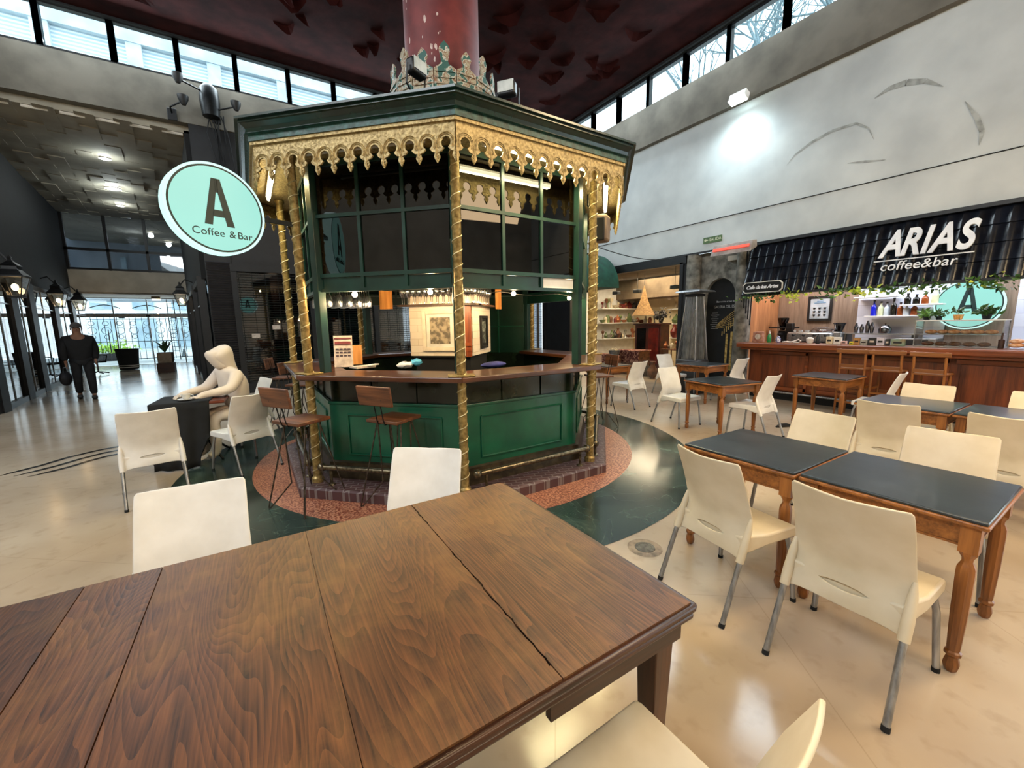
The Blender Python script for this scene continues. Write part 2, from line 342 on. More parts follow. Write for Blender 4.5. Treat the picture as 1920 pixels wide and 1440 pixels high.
M_skyglass = glass('clerestory_glass', (.93, .99, 1, 1), .04, .02, .4)
M_darkglass = glass('smoked_glass', (.07, .07, .08, 1), .045, .015, .6)
M_shopglass = glass('dark_shop_glass', (.35, .36, .38, 1), .10, .02, .7)
M_terrawarm = pm('warm_cream_wall', '#d9c49a', '#e8d7b2', 2, .8)

# ------------------------------------------------------------------ floor
X0, X1, Y0, Y1 = -6.4, 12.3, -5.6, 12.2
o = struct(MB().box((1.0, 10.0, -.05), (30, 34, .1)).build('floor', M_floor, smooth=False))
def ring(name, r0, r1, z, m, n=96):
    b = MB(); bm = b.bm; K = (2.17, 5.04)
    A = [bm.verts.new((K[0] + r0 * math.cos(2 * PI * i / n), K[1] + r0 * math.sin(2 * PI * i / n), z)) for i in range(n)]
    B = [bm.verts.new((K[0] + r1 * math.cos(2 * PI * i / n), K[1] + r1 * math.sin(2 * PI * i / n), z)) for i in range(n)]
    for i in range(n): bm.faces.new((A[i], B[i], B[(i + 1) % n], A[(i + 1) % n]))
    return struct(b.build(name, m, smooth=False))
ring('trim_1', .3, 2.35, .003, M_granite)
ring('trim_2', 2.35, 3.06, .003, M_marble)
M_line = pm('black_inlay_stone', '#0b0b0c', '#191919', 10, .2)
b = MB()
for pts in ([(-2.6, 6.72), (-2.45, 6.86), (-2.33, 6.98), (-2.18, 7.22), (-1.95, 7.42), (-1.6, 7.58), (-1.2, 7.66)],
            [(-2.44, 6.62), (-2.28, 6.74), (-2.16, 6.85), (-2.02, 7.04), (-1.86, 7.2), (-1.55, 7.35), (-1.2, 7.43)],
            [(-2.3, 6.5), (-2.14, 6.6), (-2.02, 6.7), (-1.9, 6.87), (-1.76, 7.0), (-1.5, 7.12), (-1.2, 7.2)]):
    L, R = [], []
    for i, p in enumerate(pts):
        a = Vector(pts[max(i - 1, 0)]); c = Vector(pts[min(i + 1, len(pts) - 1)]); d = (c - a).normalized(); nn = Vector((-d.y, d.x)) * (.035 if i else .004)
        L.append(b.bm.verts.new((p[0] + nn.x, p[1] + nn.y, .003))); R.append(b.bm.verts.new((p[0] - nn.x, p[1] - nn.y, .003)))
    for i in range(len(pts) - 1): b.bm.faces.new((L[i], R[i], R[i + 1], L[i + 1]))
struct(b.build('trim_3', M_line, smooth=False))
# round metal drain cover with dirt around it
M_dirt = pm('floor_dirt', '#5a4c3c', '#a18c74', 14, .5, detail=8, lo=.3, hi=.6)
d = thing('drain_cover', 'small round metal drain cover in a dirty patch of floor by the brown table', 'drain cover', (2.22, 1.81, 0))
MB().lathe([(.12, .0015), (.11, .004), (.001, .004)], n=30).build('dirty_rim', M_dirt, d)
MB().lathe([(.07, .004), (.068, .007), (.05, .007), (.048, .005), (.001, .006)], n=24).build('cover', pm('dull_steel', '#4b463e', '#6f695e', 30, .5, .6), d)

# ------------------------------------------------------------------ right wall with its clerestory
b = MB(); b.box((9.02, 3.0, 4.6), (.24, 18.4, 2.84)); struct(b.build('wall_right', M_plaster, smooth=False))
b = MB(); b.box((8.94, 3.0, 6.45), (.34, 18.4, .9)); struct(b.build('wall_right_beam', M_concrete, smooth=False))
# thin joint running along the plaster
struct(MB().box((8.895, 3.0, 3.845), (.02, 18.4, .012)).build('trim_4', M_blackmat, smooth=False))
# scuffed arcs on the plaster
M_scuff = pm('scuff_mark', '#8b8e8a', '#b4b8b5', 9, .9, detail=8)
SC1 = [(4.26, 4.52), (4.13, 4.67), (3.88, 4.79), (3.56, 4.87), (3.22, 4.86), (3.04, 4.72), (2.95, 4.51)]
SC2 = [(3.0, 5.15), (2.82, 5.22), (2.62, 5.21), (2.4, 5.13), (2.19, 4.96)]
SC3 = [(1.94, 4.65), (1.8, 4.38), (1.73, 4.18), (1.74, 4.0)]
SC4 = [(3.28, 4.25), (3.05, 4.2), (2.77, 4.14)]
def scuff(pts, w, name):
    b = MB(); n = len(pts)
    for i in range(n - 1):
        (y0, z0), (y1, z1) = pts[i], pts[i + 1]; d = Vector((y1 - y0, z1 - z0)).normalized(); nn = Vector((-d.y, d.x)) * w
        k0 = math.sin(PI * (i + .15) / (n - .7)); k1 = math.sin(PI * (i + 1.15) / (n - .7))
        v = [(8.893, y0 + nn.x * k0, z0 + nn.y * k0), (8.893, y1 + nn.x * k1, z1 + nn.y * k1), (8.893, y1 - nn.x * k1, z1 - nn.y * k1), (8.893, y0 - nn.x * k0, z0 - nn.y * k0)]
        b._add([Vector(q) for q in v], [(0, 1, 2, 3)])
    return struct(b.build(name, M_scuff, smooth=False))
scuff(SC1, .022, 'trim_20'); scuff(SC2, .045, 'trim_21'); scuff(SC3, .03, 'trim_22'); scuff(SC4, .02, 'trim_23')
def clerestory_x(i, y0, y1):
    """window in the plane x = 8.95"""
    w = struct(bpy.data.objects.new('window_%d' % i, None)); COL.objects.link(w); w.location = (8.95, (y0 + y1) / 2, 7.28)
    h = .78; L = y1 - y0; b = MB()
    b.box((0, -L / 2, 0), (.12, .10, h)); b.box((0, L / 2, 0), (.12, .10, h)); b.box((0, 0, h / 2), (.12, L, .10)); b.box((0, 0, -h / 2), (.12, L, .04)); b.build('window_frame', M_black, w, smooth=False)
    MB().box((0, 0, 0), (.006, L - .08, h - .04)).build('window_pane', M_skyglass, w, smooth=False)
def clerestory_y(i, x0, x1):
    w = struct(bpy.data.objects.new('window_%d' % i, None)); COL.objects.link(w); w.location = ((x0 + x1) / 2, 11.95, 7.33)
    h = .80; L = x1 - x0; b = MB()
    b.box((-L / 2, 0, 0), (.10, .12, h)); b.box((L / 2, 0, 0), (.10, .12, h)); b.box((0, 0, h / 2), (L, .12, .10)); b.box((0, 0, -h / 2), (L, .12, .04)); b.build('window_frame', M_black, w, smooth=False)
    MB().box((0, 0, 0), (L - .08, .006, h - .04)).build('window_pane', M_skyglass, w, smooth=False)
k = 1
ys = [11.7, 10.65, 9.68, 8.68, 7.66, 6.62, 5.58, 4.48, 3.4, 2.3, 1.2, .1, -1.0, -2.1, -3.2, -4.3, -5.3]
for a, c in zip(ys[1:], ys): clerestory_x(k, a, c); k += 1
xs = [-6.2, -5.1, -4.05, -2.98, -1.95, -.92, .12, 1.18, 2.2, 3.24, 4.28, 5.32, 6.36, 7.4, 8.7]
for a, c in zip(xs, xs[1:]): clerestory_y(k, a, c); k += 1
# ceiling: dark red sprayed slab with ripped, hanging flakes
b = MB(); b.box((1.28, 3.02, 7.83), (15.38, 18.0, .2)); struct(b.build('ceiling', M_redceil, smooth=False))
b = MB(); b.box((1.3, 11.9, 7.72), (15.4, .2, .05)); b.box((8.88, 3, 7.70), (.2, 18.2, .06)); struct(b.build('trim_5', M_blackmat, smooth=False))
b = MB(); rr = random.Random(3)
for i in range(60):
    if i < 42: x, y = rr.uniform(2.6, 7.8), rr.uniform(5.5, 10.8)
    else: x, y = rr.uniform(-2.5, 4), rr.uniform(7.0, 11.2)
    L = rr.uniform(.2, .75); a = rr.uniform(-.5, .3) - .6; d = Vector((math.cos(a), math.sin(a), 0)); nn = Vector((-d.y, d.x, 0)); p = Vector((x, y, 7.735)); ps = []
    for j in range(6):
        t = j / 5; q = p + d * (L * (t - .5)) + nn * (.12 * math.sin(PI * t)); w = .16 * math.sin(PI * min(max(t, .08), .92)); ps.append((q, q + nn * w + Vector((0, 0, -w * rr.uniform(.5, .9)))))
    for (p0, q0), (p1, q1) in zip(ps, ps[1:]): b._add([p0, p1, q1, q0], [(0, 1, 2, 3)])
o = b.build('ceiling_flakes', M_redceil, smooth=False); struct(o)
# ------------------------------------------------------------------ back (far) wall
b = MB(); b.box((1.3, 12.02, 6.49), (15.0, .26, .9)); struct(b.build('wall_far_beam', M_concrete, smooth=False))
b = MB(); b.box((4.0, 12.05, 4.55), (9.7, .2, 3.0)); b.box((-.62, 11.97, 3.0), (.5, .12, 6.1)); struct(b.build('wall_far', M_black, smooth=False))
b = MB(); b.box((-5.5, 12.05, 4.4), (1.9, .2, 3.3)); b.box((-5.6, 12.05, 1.5), (2.0, .2, 3.0)); struct(b.build('wall_far_left', M_black, smooth=False))
# walls around and behind the camera
b = MB(); b.box((-6.35, 3.2, 3.4), (.2, 18.2, 6.8)); struct(b.build('wall_left', M_offwhite, smooth=False))
b = MB(); b.box((1.3, -5.75, 3.4), (15.6, .2, 6.8)); struct(b.build('wall_back', M_offwhite, smooth=False))
b = MB(); b.box((-6.35, 3.2, 7.75), (.2, 18.2, .2)); struct(b.build('trim_6', M_black, smooth=False))
for i in range(12):
    pass
# ------------------------------------------------------------------ corridor to the street
def cx(y, side):   # the passage drifts sideways as it goes back
    return (-.95 if side > 0 else -4.4) - .137 * (y - 11.9)
M_tile = pm('acoustic_panel', '#8b8577', '#a49d8c', 1.4, .85, bump=.2)
b = MB()
YE = 22.0
b.hexa([(cx(12.1, -1) - .2, 12.1, 5.9), (cx(12.1, 1) + .2, 12.1, 5.9), (cx(YE, 1) + .2, YE, 5.9), (cx(YE, -1) - .2, YE, 5.9), (cx(12.1, -1) - .2, 12.1, 6.1), (cx(12.1, 1) + .2, 12.1, 6.1), (cx(YE, 1) + .2, YE, 6.1), (cx(YE, -1) - .2, YE, 6.1)])
struct(b.build('ceiling_corridor', M_tile, smooth=False))
b = MB(); rr = random.Random(5)
for i in range(12):
    for j in range(14):
        y = 12.3 + j * .7 + (.35 if i % 2 else 0); t = (i + .5) / 12; x = cx(y, -1) * (1 - t) + cx(y, 1) * t; dz = rr.choice((0, .012, .03, .045)) if (i + j) % 2 else .02
        b.box((x, y, 5.9 - dz / 2), (.285, .69, dz + .004), rz=.137)
struct(b.build('ceiling_corridor_panels', M_tile, smooth=False))
b = MB()
for s in (-1, 1):
    w = .2 * s
    y0 = 12.1; z0 = 2.75 if s < 0 else 0
    b.hexa([(cx(y0, s), y0, 2.75), (cx(YE, s), YE, 2.75), (cx(YE, s) + w, YE, 2.75), (cx(y0, s) + w, y0, 2.75), (cx(y0, s), y0, 5.95), (cx(YE, s), YE, 5.95), (cx(YE, s) + w, YE, 5.95), (cx(y0, s) + w, y0, 5.95)])
struct(b.build('wall_corridor', M_blackmat, smooth=False))
# bright strips where the ceiling panels meet the beam
b = MB()
for i in range(7): b.box((-4.3 + i * .52, 12.13, 5.9 - .03), (.36, .03, .05))
struct(b.build('trim_7', M_offwhite, smooth=False))
# end wall: glazed upper storey, spandrel, soffit, transom
b = MB(); b.box((-4.0, YE + .1, 3.45), (4.6, .2, .82)); struct(b.build('wall_corridor_end', M_offwhite, smooth=False))
b = MB(); b.box((-4.2, YE + 1.4, 3.02), (5.2, 2.6, .08)); struct(b.build('ceiling_entrance', M_offwhite, smooth=False))
b = MB()
for i in range(4):
    x = -5.75 + i * 1.16
    b.box((x, YE + .05, 4.9), (.09, .1, 2.1))
b.box((-4.0, YE + .05, 4.62), (4.4, .1, .10)); b.box((-4.0, YE + .05, 3.90), (4.4, .12, .07))
w = struct(bpy.data.objects.new('window_60', None)); COL.objects.link(w)
b.build('window_frame', M_black, w, smooth=False); MB().box((-4.0, YE + .05, 4.9), (4.2, .006, 2.0)).build('window_pane', M_shopglass, w, smooth=False)
# room beyond the upper glazing
b = MB(); b.box((-4.2, YE + 3.4, 5.95), (6, 6.6, .1)); struct(b.build('ceiling_upper_room', M_tile, smooth=False))
M_upper = pm('pale_upper_wall', '#8795a0', '#aab7c0', .6, .8)
b = MB(); b.box((-4.2, YE + 6.6, 4.5), (7, .1, 3.0)); struct(b.build('wall_upper_room', M_upper, smooth=False))
b = MB(); b.box((-4.2, YE + 6.5, 4.15), (7, .04, .35)); b.box((-5.4, YE + 6.45, 4.2), (.2, .06, 2)); b.box((-3.4, YE + 6.45, 4.2), (.12, .06, 2)); struct(b.build('trim_8', pm('bluish_band', '#9fc0cf', '#c4dde6', 2, .6), smooth=False))
point_light('upper_room_lamp', (-4.3, YE + 3, 5.5), 60, DAY, .2)
# street doors
YD = 24.6
M_steel = pm('satin_steel', '#7d7f80', '#a0a2a2', 30, .35, .8)
w = struct(bpy.data.objects.new('door_1', None)); COL.objects.link(w)
b = MB(); b.box((-4.4, YD, 2.2), (5.6, .1, .14)); b.box((-4.4, YD, 2.97), (5.6, .1, .06))
for x in (-6.9, -5.25, -4.1, -2.95, -2.3): b.box((x, YD, 1.45), (.04, .05, 2.95))
b.build('door_frame', M_steel, w, smooth=False)
MB().box((-4.4, YD, 1.45), (5.2, .008, 2.9)).build('door_pane', M_glass, w, smooth=False)
b = MB(); b.box((-4.1, YD - .03, 2.2), (.14, .05, .1)); b.box((-5.0, YD - .03, 2.12), (.2, .05, .06)); b.box((-3.2, YD - .03, 2.12), (.2, .05, .06)); b.box((-5.5, YD - .03, 1.1), (.03, .05, 1.0)); b.build('door_handle', M_black, w, smooth=False)
# storefronts along the left side of the passage and the short right side
M_storeglass = glass('mirror_like_shop_glass', (.30, .32, .34, 1), .32, .01, .85)
def store(i, y0, y1, s):
    """one glazed shop bay"""
    w = struct(bpy.data.objects.new('window_%d' % i, None)); COL.objects.link(w)
    b = MB(); p0, p1 = (cx(y0, s), y0), (cx(y1, s), y1)
    b.beam((p0[0], p0[1], 0), (p0[0], p0[1], 2.8), .16, .30); b.beam((p0[0], p0[1], .06), (p1[0], p1[1], .06), .1, .12); b.beam((p0[0], p0[1], 2.72), (p1[0], p1[1], 2.72), .14, .12)
    b.build('window_frame', M_black, w, smooth=False)
    b = MB(); b.beam((p0[0], p0[1], 2.2), (p1[0], p1[1], 2.2), .03, .03); m0 = ((p0[0] + p1[0]) / 2, (y0 + y1) / 2); b.beam((m0[0], m0[1], 0), (m0[0], m0[1], 2.7), .04, .03)
    b.build('window_bar', M_steel, w, smooth=False)
    b = MB(); b.beam((p0[0] - s * -.0, p0[1], 1.4), (p1[0], p1[1], 1.4), .008, 2.6); b.build('window_pane', M_storeglass, w, smooth=False)
for i, (a, c) in enumerate([(12.1, 14.0), (14.0, 15.6), (15.6, 18.4), (18.4, 21.4), (21.4, 24.5)]): store(70 + i, a, c, -1)
for i, (a, c) in enumerate([(12.3, 15.0), (15.0, 18.0), (18.0, 21.2), (21.2, 24.5)]): store(80 + i, a, c, 1)
b = MB()
for s in (-1, 1):
    q = -1.2 if s < 0 else .45
    b.hexa([(cx(12, s) + q, 12, 0), (cx(25, s) + q, 25, 0), (cx(25, s) + q + .1 * s, 25, 0), (cx(12, s) + q + .1 * s, 12, 0), (cx(12, s) + q, 12, 2.8), (cx(25, s) + q, 25, 2.8), (cx(25, s) + q + .1 * s, 25, 2.8), (cx(12, s) + q + .1 * s, 12, 2.8)])
struct(b.build('wall_shop_rear', M_blackmat, smooth=False))
# black pillar standing at the mouth of the passage, left side
struct(MB().box((-4.62, 12.0, 1.5), (.5, .5, 3.0)).build('wall_pillar_left', M_black, smooth=False, bevel=.02))
# ceiling downlights in the passage
M_lampface = emit('cool_lamp_face', (.95, 1, 1, 1), 26)
for (x, y, s, lb) in ((-2.82, 14.55, .9, 'recessed round downlight nearest the hall in the passage ceiling'), (-3.3, 17.45, 1.5, 'brightest square downlight in the middle of the passage ceiling'), (-3.6, 19.65, .9, 'recessed round downlight farthest back in the passage ceiling')):
    t = thing('downlight', lb, 'ceiling light', (x, y, 5.84)); b = MB()
    b.lathe([(.13 * s, 0), (.13 * s, -.03), (.10 * s, -.035), (.10 * s, -.01)], n=20, cap=False).build('housing', M_white, t)
    MB().lathe([(.10 * s, -.012), (.001, -.012)], n=20, cap=False).build('lens', M_lampface, t)
    point_light('downlight_glow', (x, y, 5.7), 22 * s * s, (.9, 1, 1), .1)
t = thing('entrance_lamp', 'small box lamp under the low soffit above the street doors', 'lamp', (-3.55, 23.3, 2.88))
MB().box((0, 0, .04), (.3, .22, .10)).build('housing', M_brass, t, bevel=.01); MB().box((0, 0, -.03), (.26, .2, .05)).build('lens', emit('warm_lens', (1, .8, .55, 1), 5), t)
# ------------------------------------------------------------------ outside the street doors
M_pave = pm('street_paving', '#9aa5a8', '#b9c2c4', .8, .6)
struct(MB().box((-6, 33, -.04), (26, 16.6, .1)).build('floor_street', M_pave, smooth=False))
M_fac = pm('pale_facade', '#b9c9cf', '#dde8ea', .5, .8)
struct(MB().box((-6, 41.5, 5), (26, .3, 12)).build('wall_street', M_fac, smooth=False))
M_fac2 = pm('facade_openings', '#7e98a5', '#9fb6c0', 1.1, .5)
b = MB()
for i in range(7):
    for z in (1.3, 4.2): b.box((-14 + i * 2.3, 41.3, z), (1.2, .15, 2.2))
struct(b.build('trim_9', M_fac2, smooth=False))
# ornamental iron gate between doors and street
g = thing('iron_gate', 'black wrought iron gate with scrolls and a laddered post beyond the glass doors', 'gate', (-4.9, 27.2, 0)); b = MB()
for i in range(26): x = -2.9 + i * .23; b.tube([(x, 0, .1), (x, 0, 2.35)], .012, 5)
for z in (.15, 1.0, 2.1, 2.35): b.beam((-3, 0, z), (3, 0, z), .025, .03)
b.build('bars', M_blackmetal, g)
b = MB()
for i in range(12):
    x = -2.75 + i * .5
    for z, r in ((1.55, .17), (1.9, .11), (1.25, .1)): b.tube([(x + r * math.cos(a), -.02, z + r * math.sin(a)) for a in [j * PI / 6 for j in range(12)]], .012, 4, True)
b.build('scrollwork', M_blackmetal, g)
b = MB()
for cxx in (-1.2, .35):
    b.tube([(cxx - .55 + 1.1 * t, 0, 2.62 + .16 * math.sin(PI * t)) for t in [j / 8 for j in range(9)]], .022, 5)
for x in (1.15, 1.42): b.tube([(x, -.03, 0), (x, -.03, 3.1)], .022, 5)
for j in range(13): b.tube([(1.15, -.03, .25 + j * .22), (1.42, -.03, .25 + j * .22)], .014, 4)
b.build('laddered_post', M_blackmetal, g)
g2 = thing('street_planter', 'low hedge of bright lime green leaves outside beside the iron gate', 'hedge', (-6.4, 28.6, 0)); MB().box((0, 0, .2), (1.9, .5, .4)).build('trough', M_black, g2, bevel=.02)
M_lime = pm('lime_leaf', '#86b53a', '#c4ee6a', 7, .6)
def leaves(n, ext, c, sz, rr, mb=None):
    b = mb or MB()
    for i in range(n):
        p = Vector((c[0] + rr.gauss(0, ext[0]), c[1] + rr.gauss(0, ext[1]), c[2] + rr.gauss(0, ext[2]))); d = Vector((rr.uniform(-1, 1), rr.uniform(-1, 1), rr.uniform(-.6, 1))).normalized(); u = d.orthogonal().normalized(); s = sz * rr.uniform(.6, 1.3)
        up = d.cross(u) * (s * .15)
        b._add([p, p + d * s * .4 + u * s * .34 + up, p + d * s, p + d * s * .4 - u * s * .34 + up], [(0, 1, 2, 3)])
    return b
leaves(420, (.45, .15, .16), (0, 0, .62), .14, random.Random(2)).build('foliage', M_lime, g2, smooth=False)
# bin, plant, swivel chair near the doors
t = thing('waste_bin', 'tall black bin with two pale bands by the glass doors', 'bin', (-4.45, 21.9, 0))
MB().lathe([(.29, .02), (.36, .82), (.37, .84), (.33, .84), (.31, .78)], n=24, cap=False).build('body', M_blackmat, t); MB().lathe([(.30, .03), (.001, .03)], n=24, cap=False).build('base', M_blackmat, t)
MB().lathe([(.312, .10), (.316, .13)], n=24, cap=False).build('band', M_white, t); MB().lathe([(.318, .17), (.322, .2)], n=24, cap=False).build('band', M_white, t)
t = thing('swivel_chair', 'grey swivel office chair standing behind the walking man', 'chair', (-4.95, 20.2, 0), .4); b = MB()
for i in range(5): a = i * 2 * PI / 5; b.tube([(0, 0, .12), (.28 * math.cos(a), .28 * math.sin(a), .05)], .02, 6)
b.build('base', M_blackmetal, t); MB().tube([(0, 0, .1), (0, 0, .44)], .025, 8).build('post', M_alu, t); MB().box((0, 0, .47), (.44, .44, .06)).build('seat', M_blackmat, t, bevel=.02)
MB().tube([(-.2, -.2, .5), (-.24, -.22, .68), (-.1, -.24, .72), (.1, -.24, .72), (.24, -.22, .68), (.2, -.2, .5)], .018, 7).build('armrest', M_blackmetal, t)
t = thing('potted_plant', 'large leafy plant in a square beige planter by the right shopfront', 'plant', (-2.95, 19.6, 0)); MB().box((0, 0, .55), (.42, .42, .38)).build('planter', pm('beige_clay', '#8a7a66', '#a59480', 9, .8), t, bevel=.02); MB().box((0, 0, .18), (.5, .46, .36)).build('stand', wood('dark_plank', '#2a1710', '#4d2c1c', 'X'), t, bevel=.01)
M_leaf = pm('dark_leaf', '#1e3a22', '#35603a', 6, .5); b = MB(); rr = random.Random(12)
for i in range(16):
    a = rr.uniform(0, 2 * PI); r = rr.uniform(.15, .4); h = rr.uniform(.25, .55); p = Vector((0, 0, .72)); q = p + Vector((r * math.cos(a), r * math.sin(a), h)); u = Vector((-math.sin(a), math.cos(a), 0)) * .06
    m1 = (p + q) / 2 + Vector((0, 0, .12)); b._add([p, m1 + u, q, m1 - u], [(0, 1, 2, 3)])
b.build('foliage', M_leaf, t, smooth=False)
# small cone on the street
t = tag(rebase(MB().lathe([(.22, 0), (.22, .03), (.14, .04), (.03, .45), (.001, .46)], n=14).build('street_cone', pm('grey_cone', '#3a4a50', '#566a72', 5, .6)), (-3.6, 29.5, .01)), 'small dark cone standing on the paving outside the doors', 'cone')
struct(MB().box((8.95, 11.3, 1.58), (.12, 1.3, 3.2)).build('wall_right_rear', M_black, smooth=False))
# ------------------------------------------------------------------ the octagonal bar kiosk
KX, KY, TH = 2.203, 5.035, math.radians(-111.789)
def kv(k, R, z=0): a = TH - math.radians(45 * k); return Vector((R * math.cos(a), R * math.sin(a), z))
def kface(f, t, ap, z):
    a = TH - math.radians(45 * (f + .5)); n = Vector((math.cos(a), math.sin(a), 0)); w = Vector((-n.y, n.x, 0)); return n * ap + w * t + Vector((0, 0, z))
def kang(f): return TH - math.radians(45 * (f + .5))
C22 = math.cos(math.radians(22.5)); S22 = math.sin(math.radians(22.5))
KI = thing('bar_kiosk', 'octagonal green and gold bar kiosk with rope-wound columns around a red pillar', 'kiosk', (KX, KY, 0))
M_brickstep = brick('purple_brick_step', '#54393a', '#452e30', '#6f6463', .11, .06, .006, .5, rot=(0, 0, .35))
b = MB(); b.lathe([(2.17, 0), (2.17, .085), (2.15, .10), (.5, .10)], n=8, a0=TH); b.build('brick_step', M_brickstep, KI, smooth=False)
b = MB(); b.lathe([(1.86, .10), (1.84, .26), (1.79, .27)], n=8, a0=TH, cap=False); b.build('kick_board', pm('dark_bronze_board', '#2c2419', '#4a3f2c', 12, .35, .5), KI, smooth=False)
# counter-height walls
M_wallg = pm('kiosk_green_gloss', '#0a4432', '#11593f', 3, .3, bump=.04, coat=.2)
for f in range(-3, 5):
    L = 2 * 1.80 * S22; b = MB(); rz = kang(f)
    b.box(kface(f, 0, 1.80 * C22 - .03, .48), (.06, L, .72), rz); w = b.build('base_panel', M_wallg, KI, smooth=False)
    b = MB(); ap = 1.80 * C22 + .008
    hw, z0, z1 = L / 2 - .2, .34, .74
    for a, c in (((-hw, z0), (hw, z0)), ((hw, z0), (hw, z1)), ((hw, z1), (-hw, z1)), ((-hw, z1), (-hw, z0))):
        b.tube([kface(f, a[0], ap, a[1]), kface(f, c[0], ap, c[1])], .009, 6)
    b.build('panel_moulding', M_wallg, w)
    b = MB(); b.box(kface(f, 0, 1.80 * C22 - .005, .855), (.03, L + .02, .025), rz); b.build('ledge', M_wallg, w, smooth=False, bevel=.004)
    b = MB(); b.box(kface(f, 0, 1.80 * C22 - .05, .97), (.05, L - .02, .30), rz)
    for t in (-.235, .235): b.box(kface(f, t, 1.80 * C22 - .02, .97), (.02, .012, .26), rz)
    b.build('glossy_band', pm('near_black_green_gloss', '#131b14', '#1d2a1f', 4, .15), w, smooth=False)
# counter slab: seven mitred lengths, the eighth side is the staff door
for f in (-3, -2, -1, 0, 1, 2, 4 - 8 + 7):
    pass
for f in (-3, -2, -1, 0, 1, 2, 3):
    v = [kv(f, 2.10), kv(f + 1, 2.10), kv(f + 1, 1.58), kv(f, 1.58)]
    b = MB(); rzf = kang(f) + PI / 2
    m = Matrix.Rotation(-rzf, 3, 'Z'); pts = [(m @ p) for p in v]
    b.prism([(p.x, p.y) for p in pts], 1.11, 1.158); o = b.build('counter_top', M_counter, KI, smooth=False, bevel=.008); o.rotation_euler = (0, 0, rzf)
# gold columns wound with wire rope
ROPE = pm('pale_rope', '#b9a877', '#e5d8ab', 60, .45, .3)
for k in range(-3, 5):
    p = kv(k, 1.98); c = MB().lathe([(.055, .10), (.055, .14), (.039, .16), (.037, 3.04), (.052, 3.06), (.052, 3.08)], (p.x, p.y, 0), 18).build('column', M_gold, KI)
    n = 15; turns = 25; pts = []
    for i in range(turns * n + 1):
        a = 2 * PI * i / n + k; z = .17 + 2.85 * i / (turns * n); pts.append((p.x + .0405 * math.cos(a), p.y + .0405 * math.sin(a), z))
    MB().tube(pts, .0045, 4).build('rope_spiral', ROPE, c)
    b = MB(); b.box((p.x, p.y, 1.166), (.23, .16, .014), TH - math.radians(45 * k) + PI / 2); b.build('collar_plate', M_gold, c, bevel=.004)
# brass foot rails
for f in range(-3, 5):
    hl = 1.98 * S22 - .10; ap = 2.04 * C22; b = MB()
    b.tube([kface(f, -hl, ap, .27), kface(f, hl, ap, .27)], .026, 12)
    for s in (-1, 1): b.ball(kface(f, s * hl, ap, .27), .042, 12)
    for t in (-hl * .86, hl * .86): b.tube([kface(f, t, ap, .26), kface(f, t, ap, .10)], .014, 8); b.lathe([(.035, .10), (.03, .115), (.016, .12)], kface(f, t, ap, 0), 12)
    b.build('foot_rail', M_brass, KI)
# green corner posts and window grid above the counter
for k in range(-3, 5):
    p = kv(k, 1.81); MB().box((p.x, p.y, 2.10), (.075, .09, 1.9), TH - math.radians(45 * k)).build('corner_post', M_dkgreen, KI, smooth=False, bevel=.006)
apw = 1.81 * C22
for f in range(-3, 5):
    L = 2 * 1.81 * S22 - .08; rz = kang(f); b = MB()
    for z, h in ((1.935, .03), (2.07, .035), (2.60, .03), (3.05, .05)): b.box(kface(f, 0, apw, z), (.045, L, h), rz)
    for t in (-L / 6, L / 6): b.box(kface(f, t, apw, 2.50), (.04, .03, 1.14), rz)
    fr = b.build('window_frame', M_dkgreen, KI, smooth=False)
    for j in range(3):
        t = (j - 1) * L / 3
        for z0, z1 in ((2.09, 2.585), (2.615, 3.03)):
            MB().box(kface(f, t, apw, (z0 + z1) / 2), (.006, L / 3 - .03, z1 - z0), rz).build('pane', M_darkglass, fr, smooth=False)
        if not (f == -1 and j == 2):
            MB().box(kface(f, t, apw - .01, 2.0), (.02, L / 3 - .03, .10), rz).build('band_panel', M_dkgreen, fr, smooth=False)
        else:
            MB().box(kface(f, t, apw - .01, 2.0), (.02, L / 3 - .03, .10), rz).build('white_card', M_white, fr, smooth=False)
# staff door side (rear right) closed with dark green panelling
b = MB(); L = 2 * 1.81 * S22 - .08
b.box(kface(-4, 0, apw - .02, 1.5), (.04, L, .84), kang(-4)); d = b.build('door_panel', M_dkgreen, KI, smooth=False); b = MB()
for t in (-L / 6, L / 6): b.box(kface(-4, t, apw - .05, 1.5), (.02, .02, .84), kang(-4))
b.box(kface(-4, 0, apw - .05, 1.56), (.02, L, .015), kang(-4)); b.build('door_batten', M_wallg, d, smooth=False)
b = MB(); b.lathe([(1.78, 2.34), (1.78, 2.38)], n=8, a0=TH); b.build('inner_ceiling', M_dkgreen, KI, smooth=False)
b = MB(); b.lathe([(1.5, .101), (1.5, .11)], n=8, a0=TH); b.build('inner_floor', M_blackmat, KI, smooth=False)
# cornice and roof
M_teal = pm('weathered_teal_paint', '#13352f', '#2f6058', 22, .45, bump=.3, detail=8, lo=.4, hi=.75)
M_cornice = pm('cornice_green', '#081e19', '#0f2f27', 6, .25, bump=.05)
b = MB(); b.lathe([(2.28, 3.09), (2.31, 3.09), (2.31, 3.135), (2.335, 3.14)], n=8, a0=TH, cap=False); b.build('cornice_band', M_teal, KI, smooth=False)
b = MB(); b.lathe([(2.33, 3.137), (2.315, 3.155), (2.325, 3.18), (2.36, 3.205), (2.375, 3.21), (2.375, 3.225), (2.40, 3.228), (2.40, 3.245), (2.30, 3.26)], n=8, a0=TH, cap=False); b.build('cornice', M_cornice, KI, smooth=False)
b = MB(); b.lathe([(2.31, 3.255), (1.5, 3.55), (.6, 3.98), (.52, 3.99)], n=8, a0=TH, cap=False); b.build('roof', M_blackmat, KI, smooth=False)
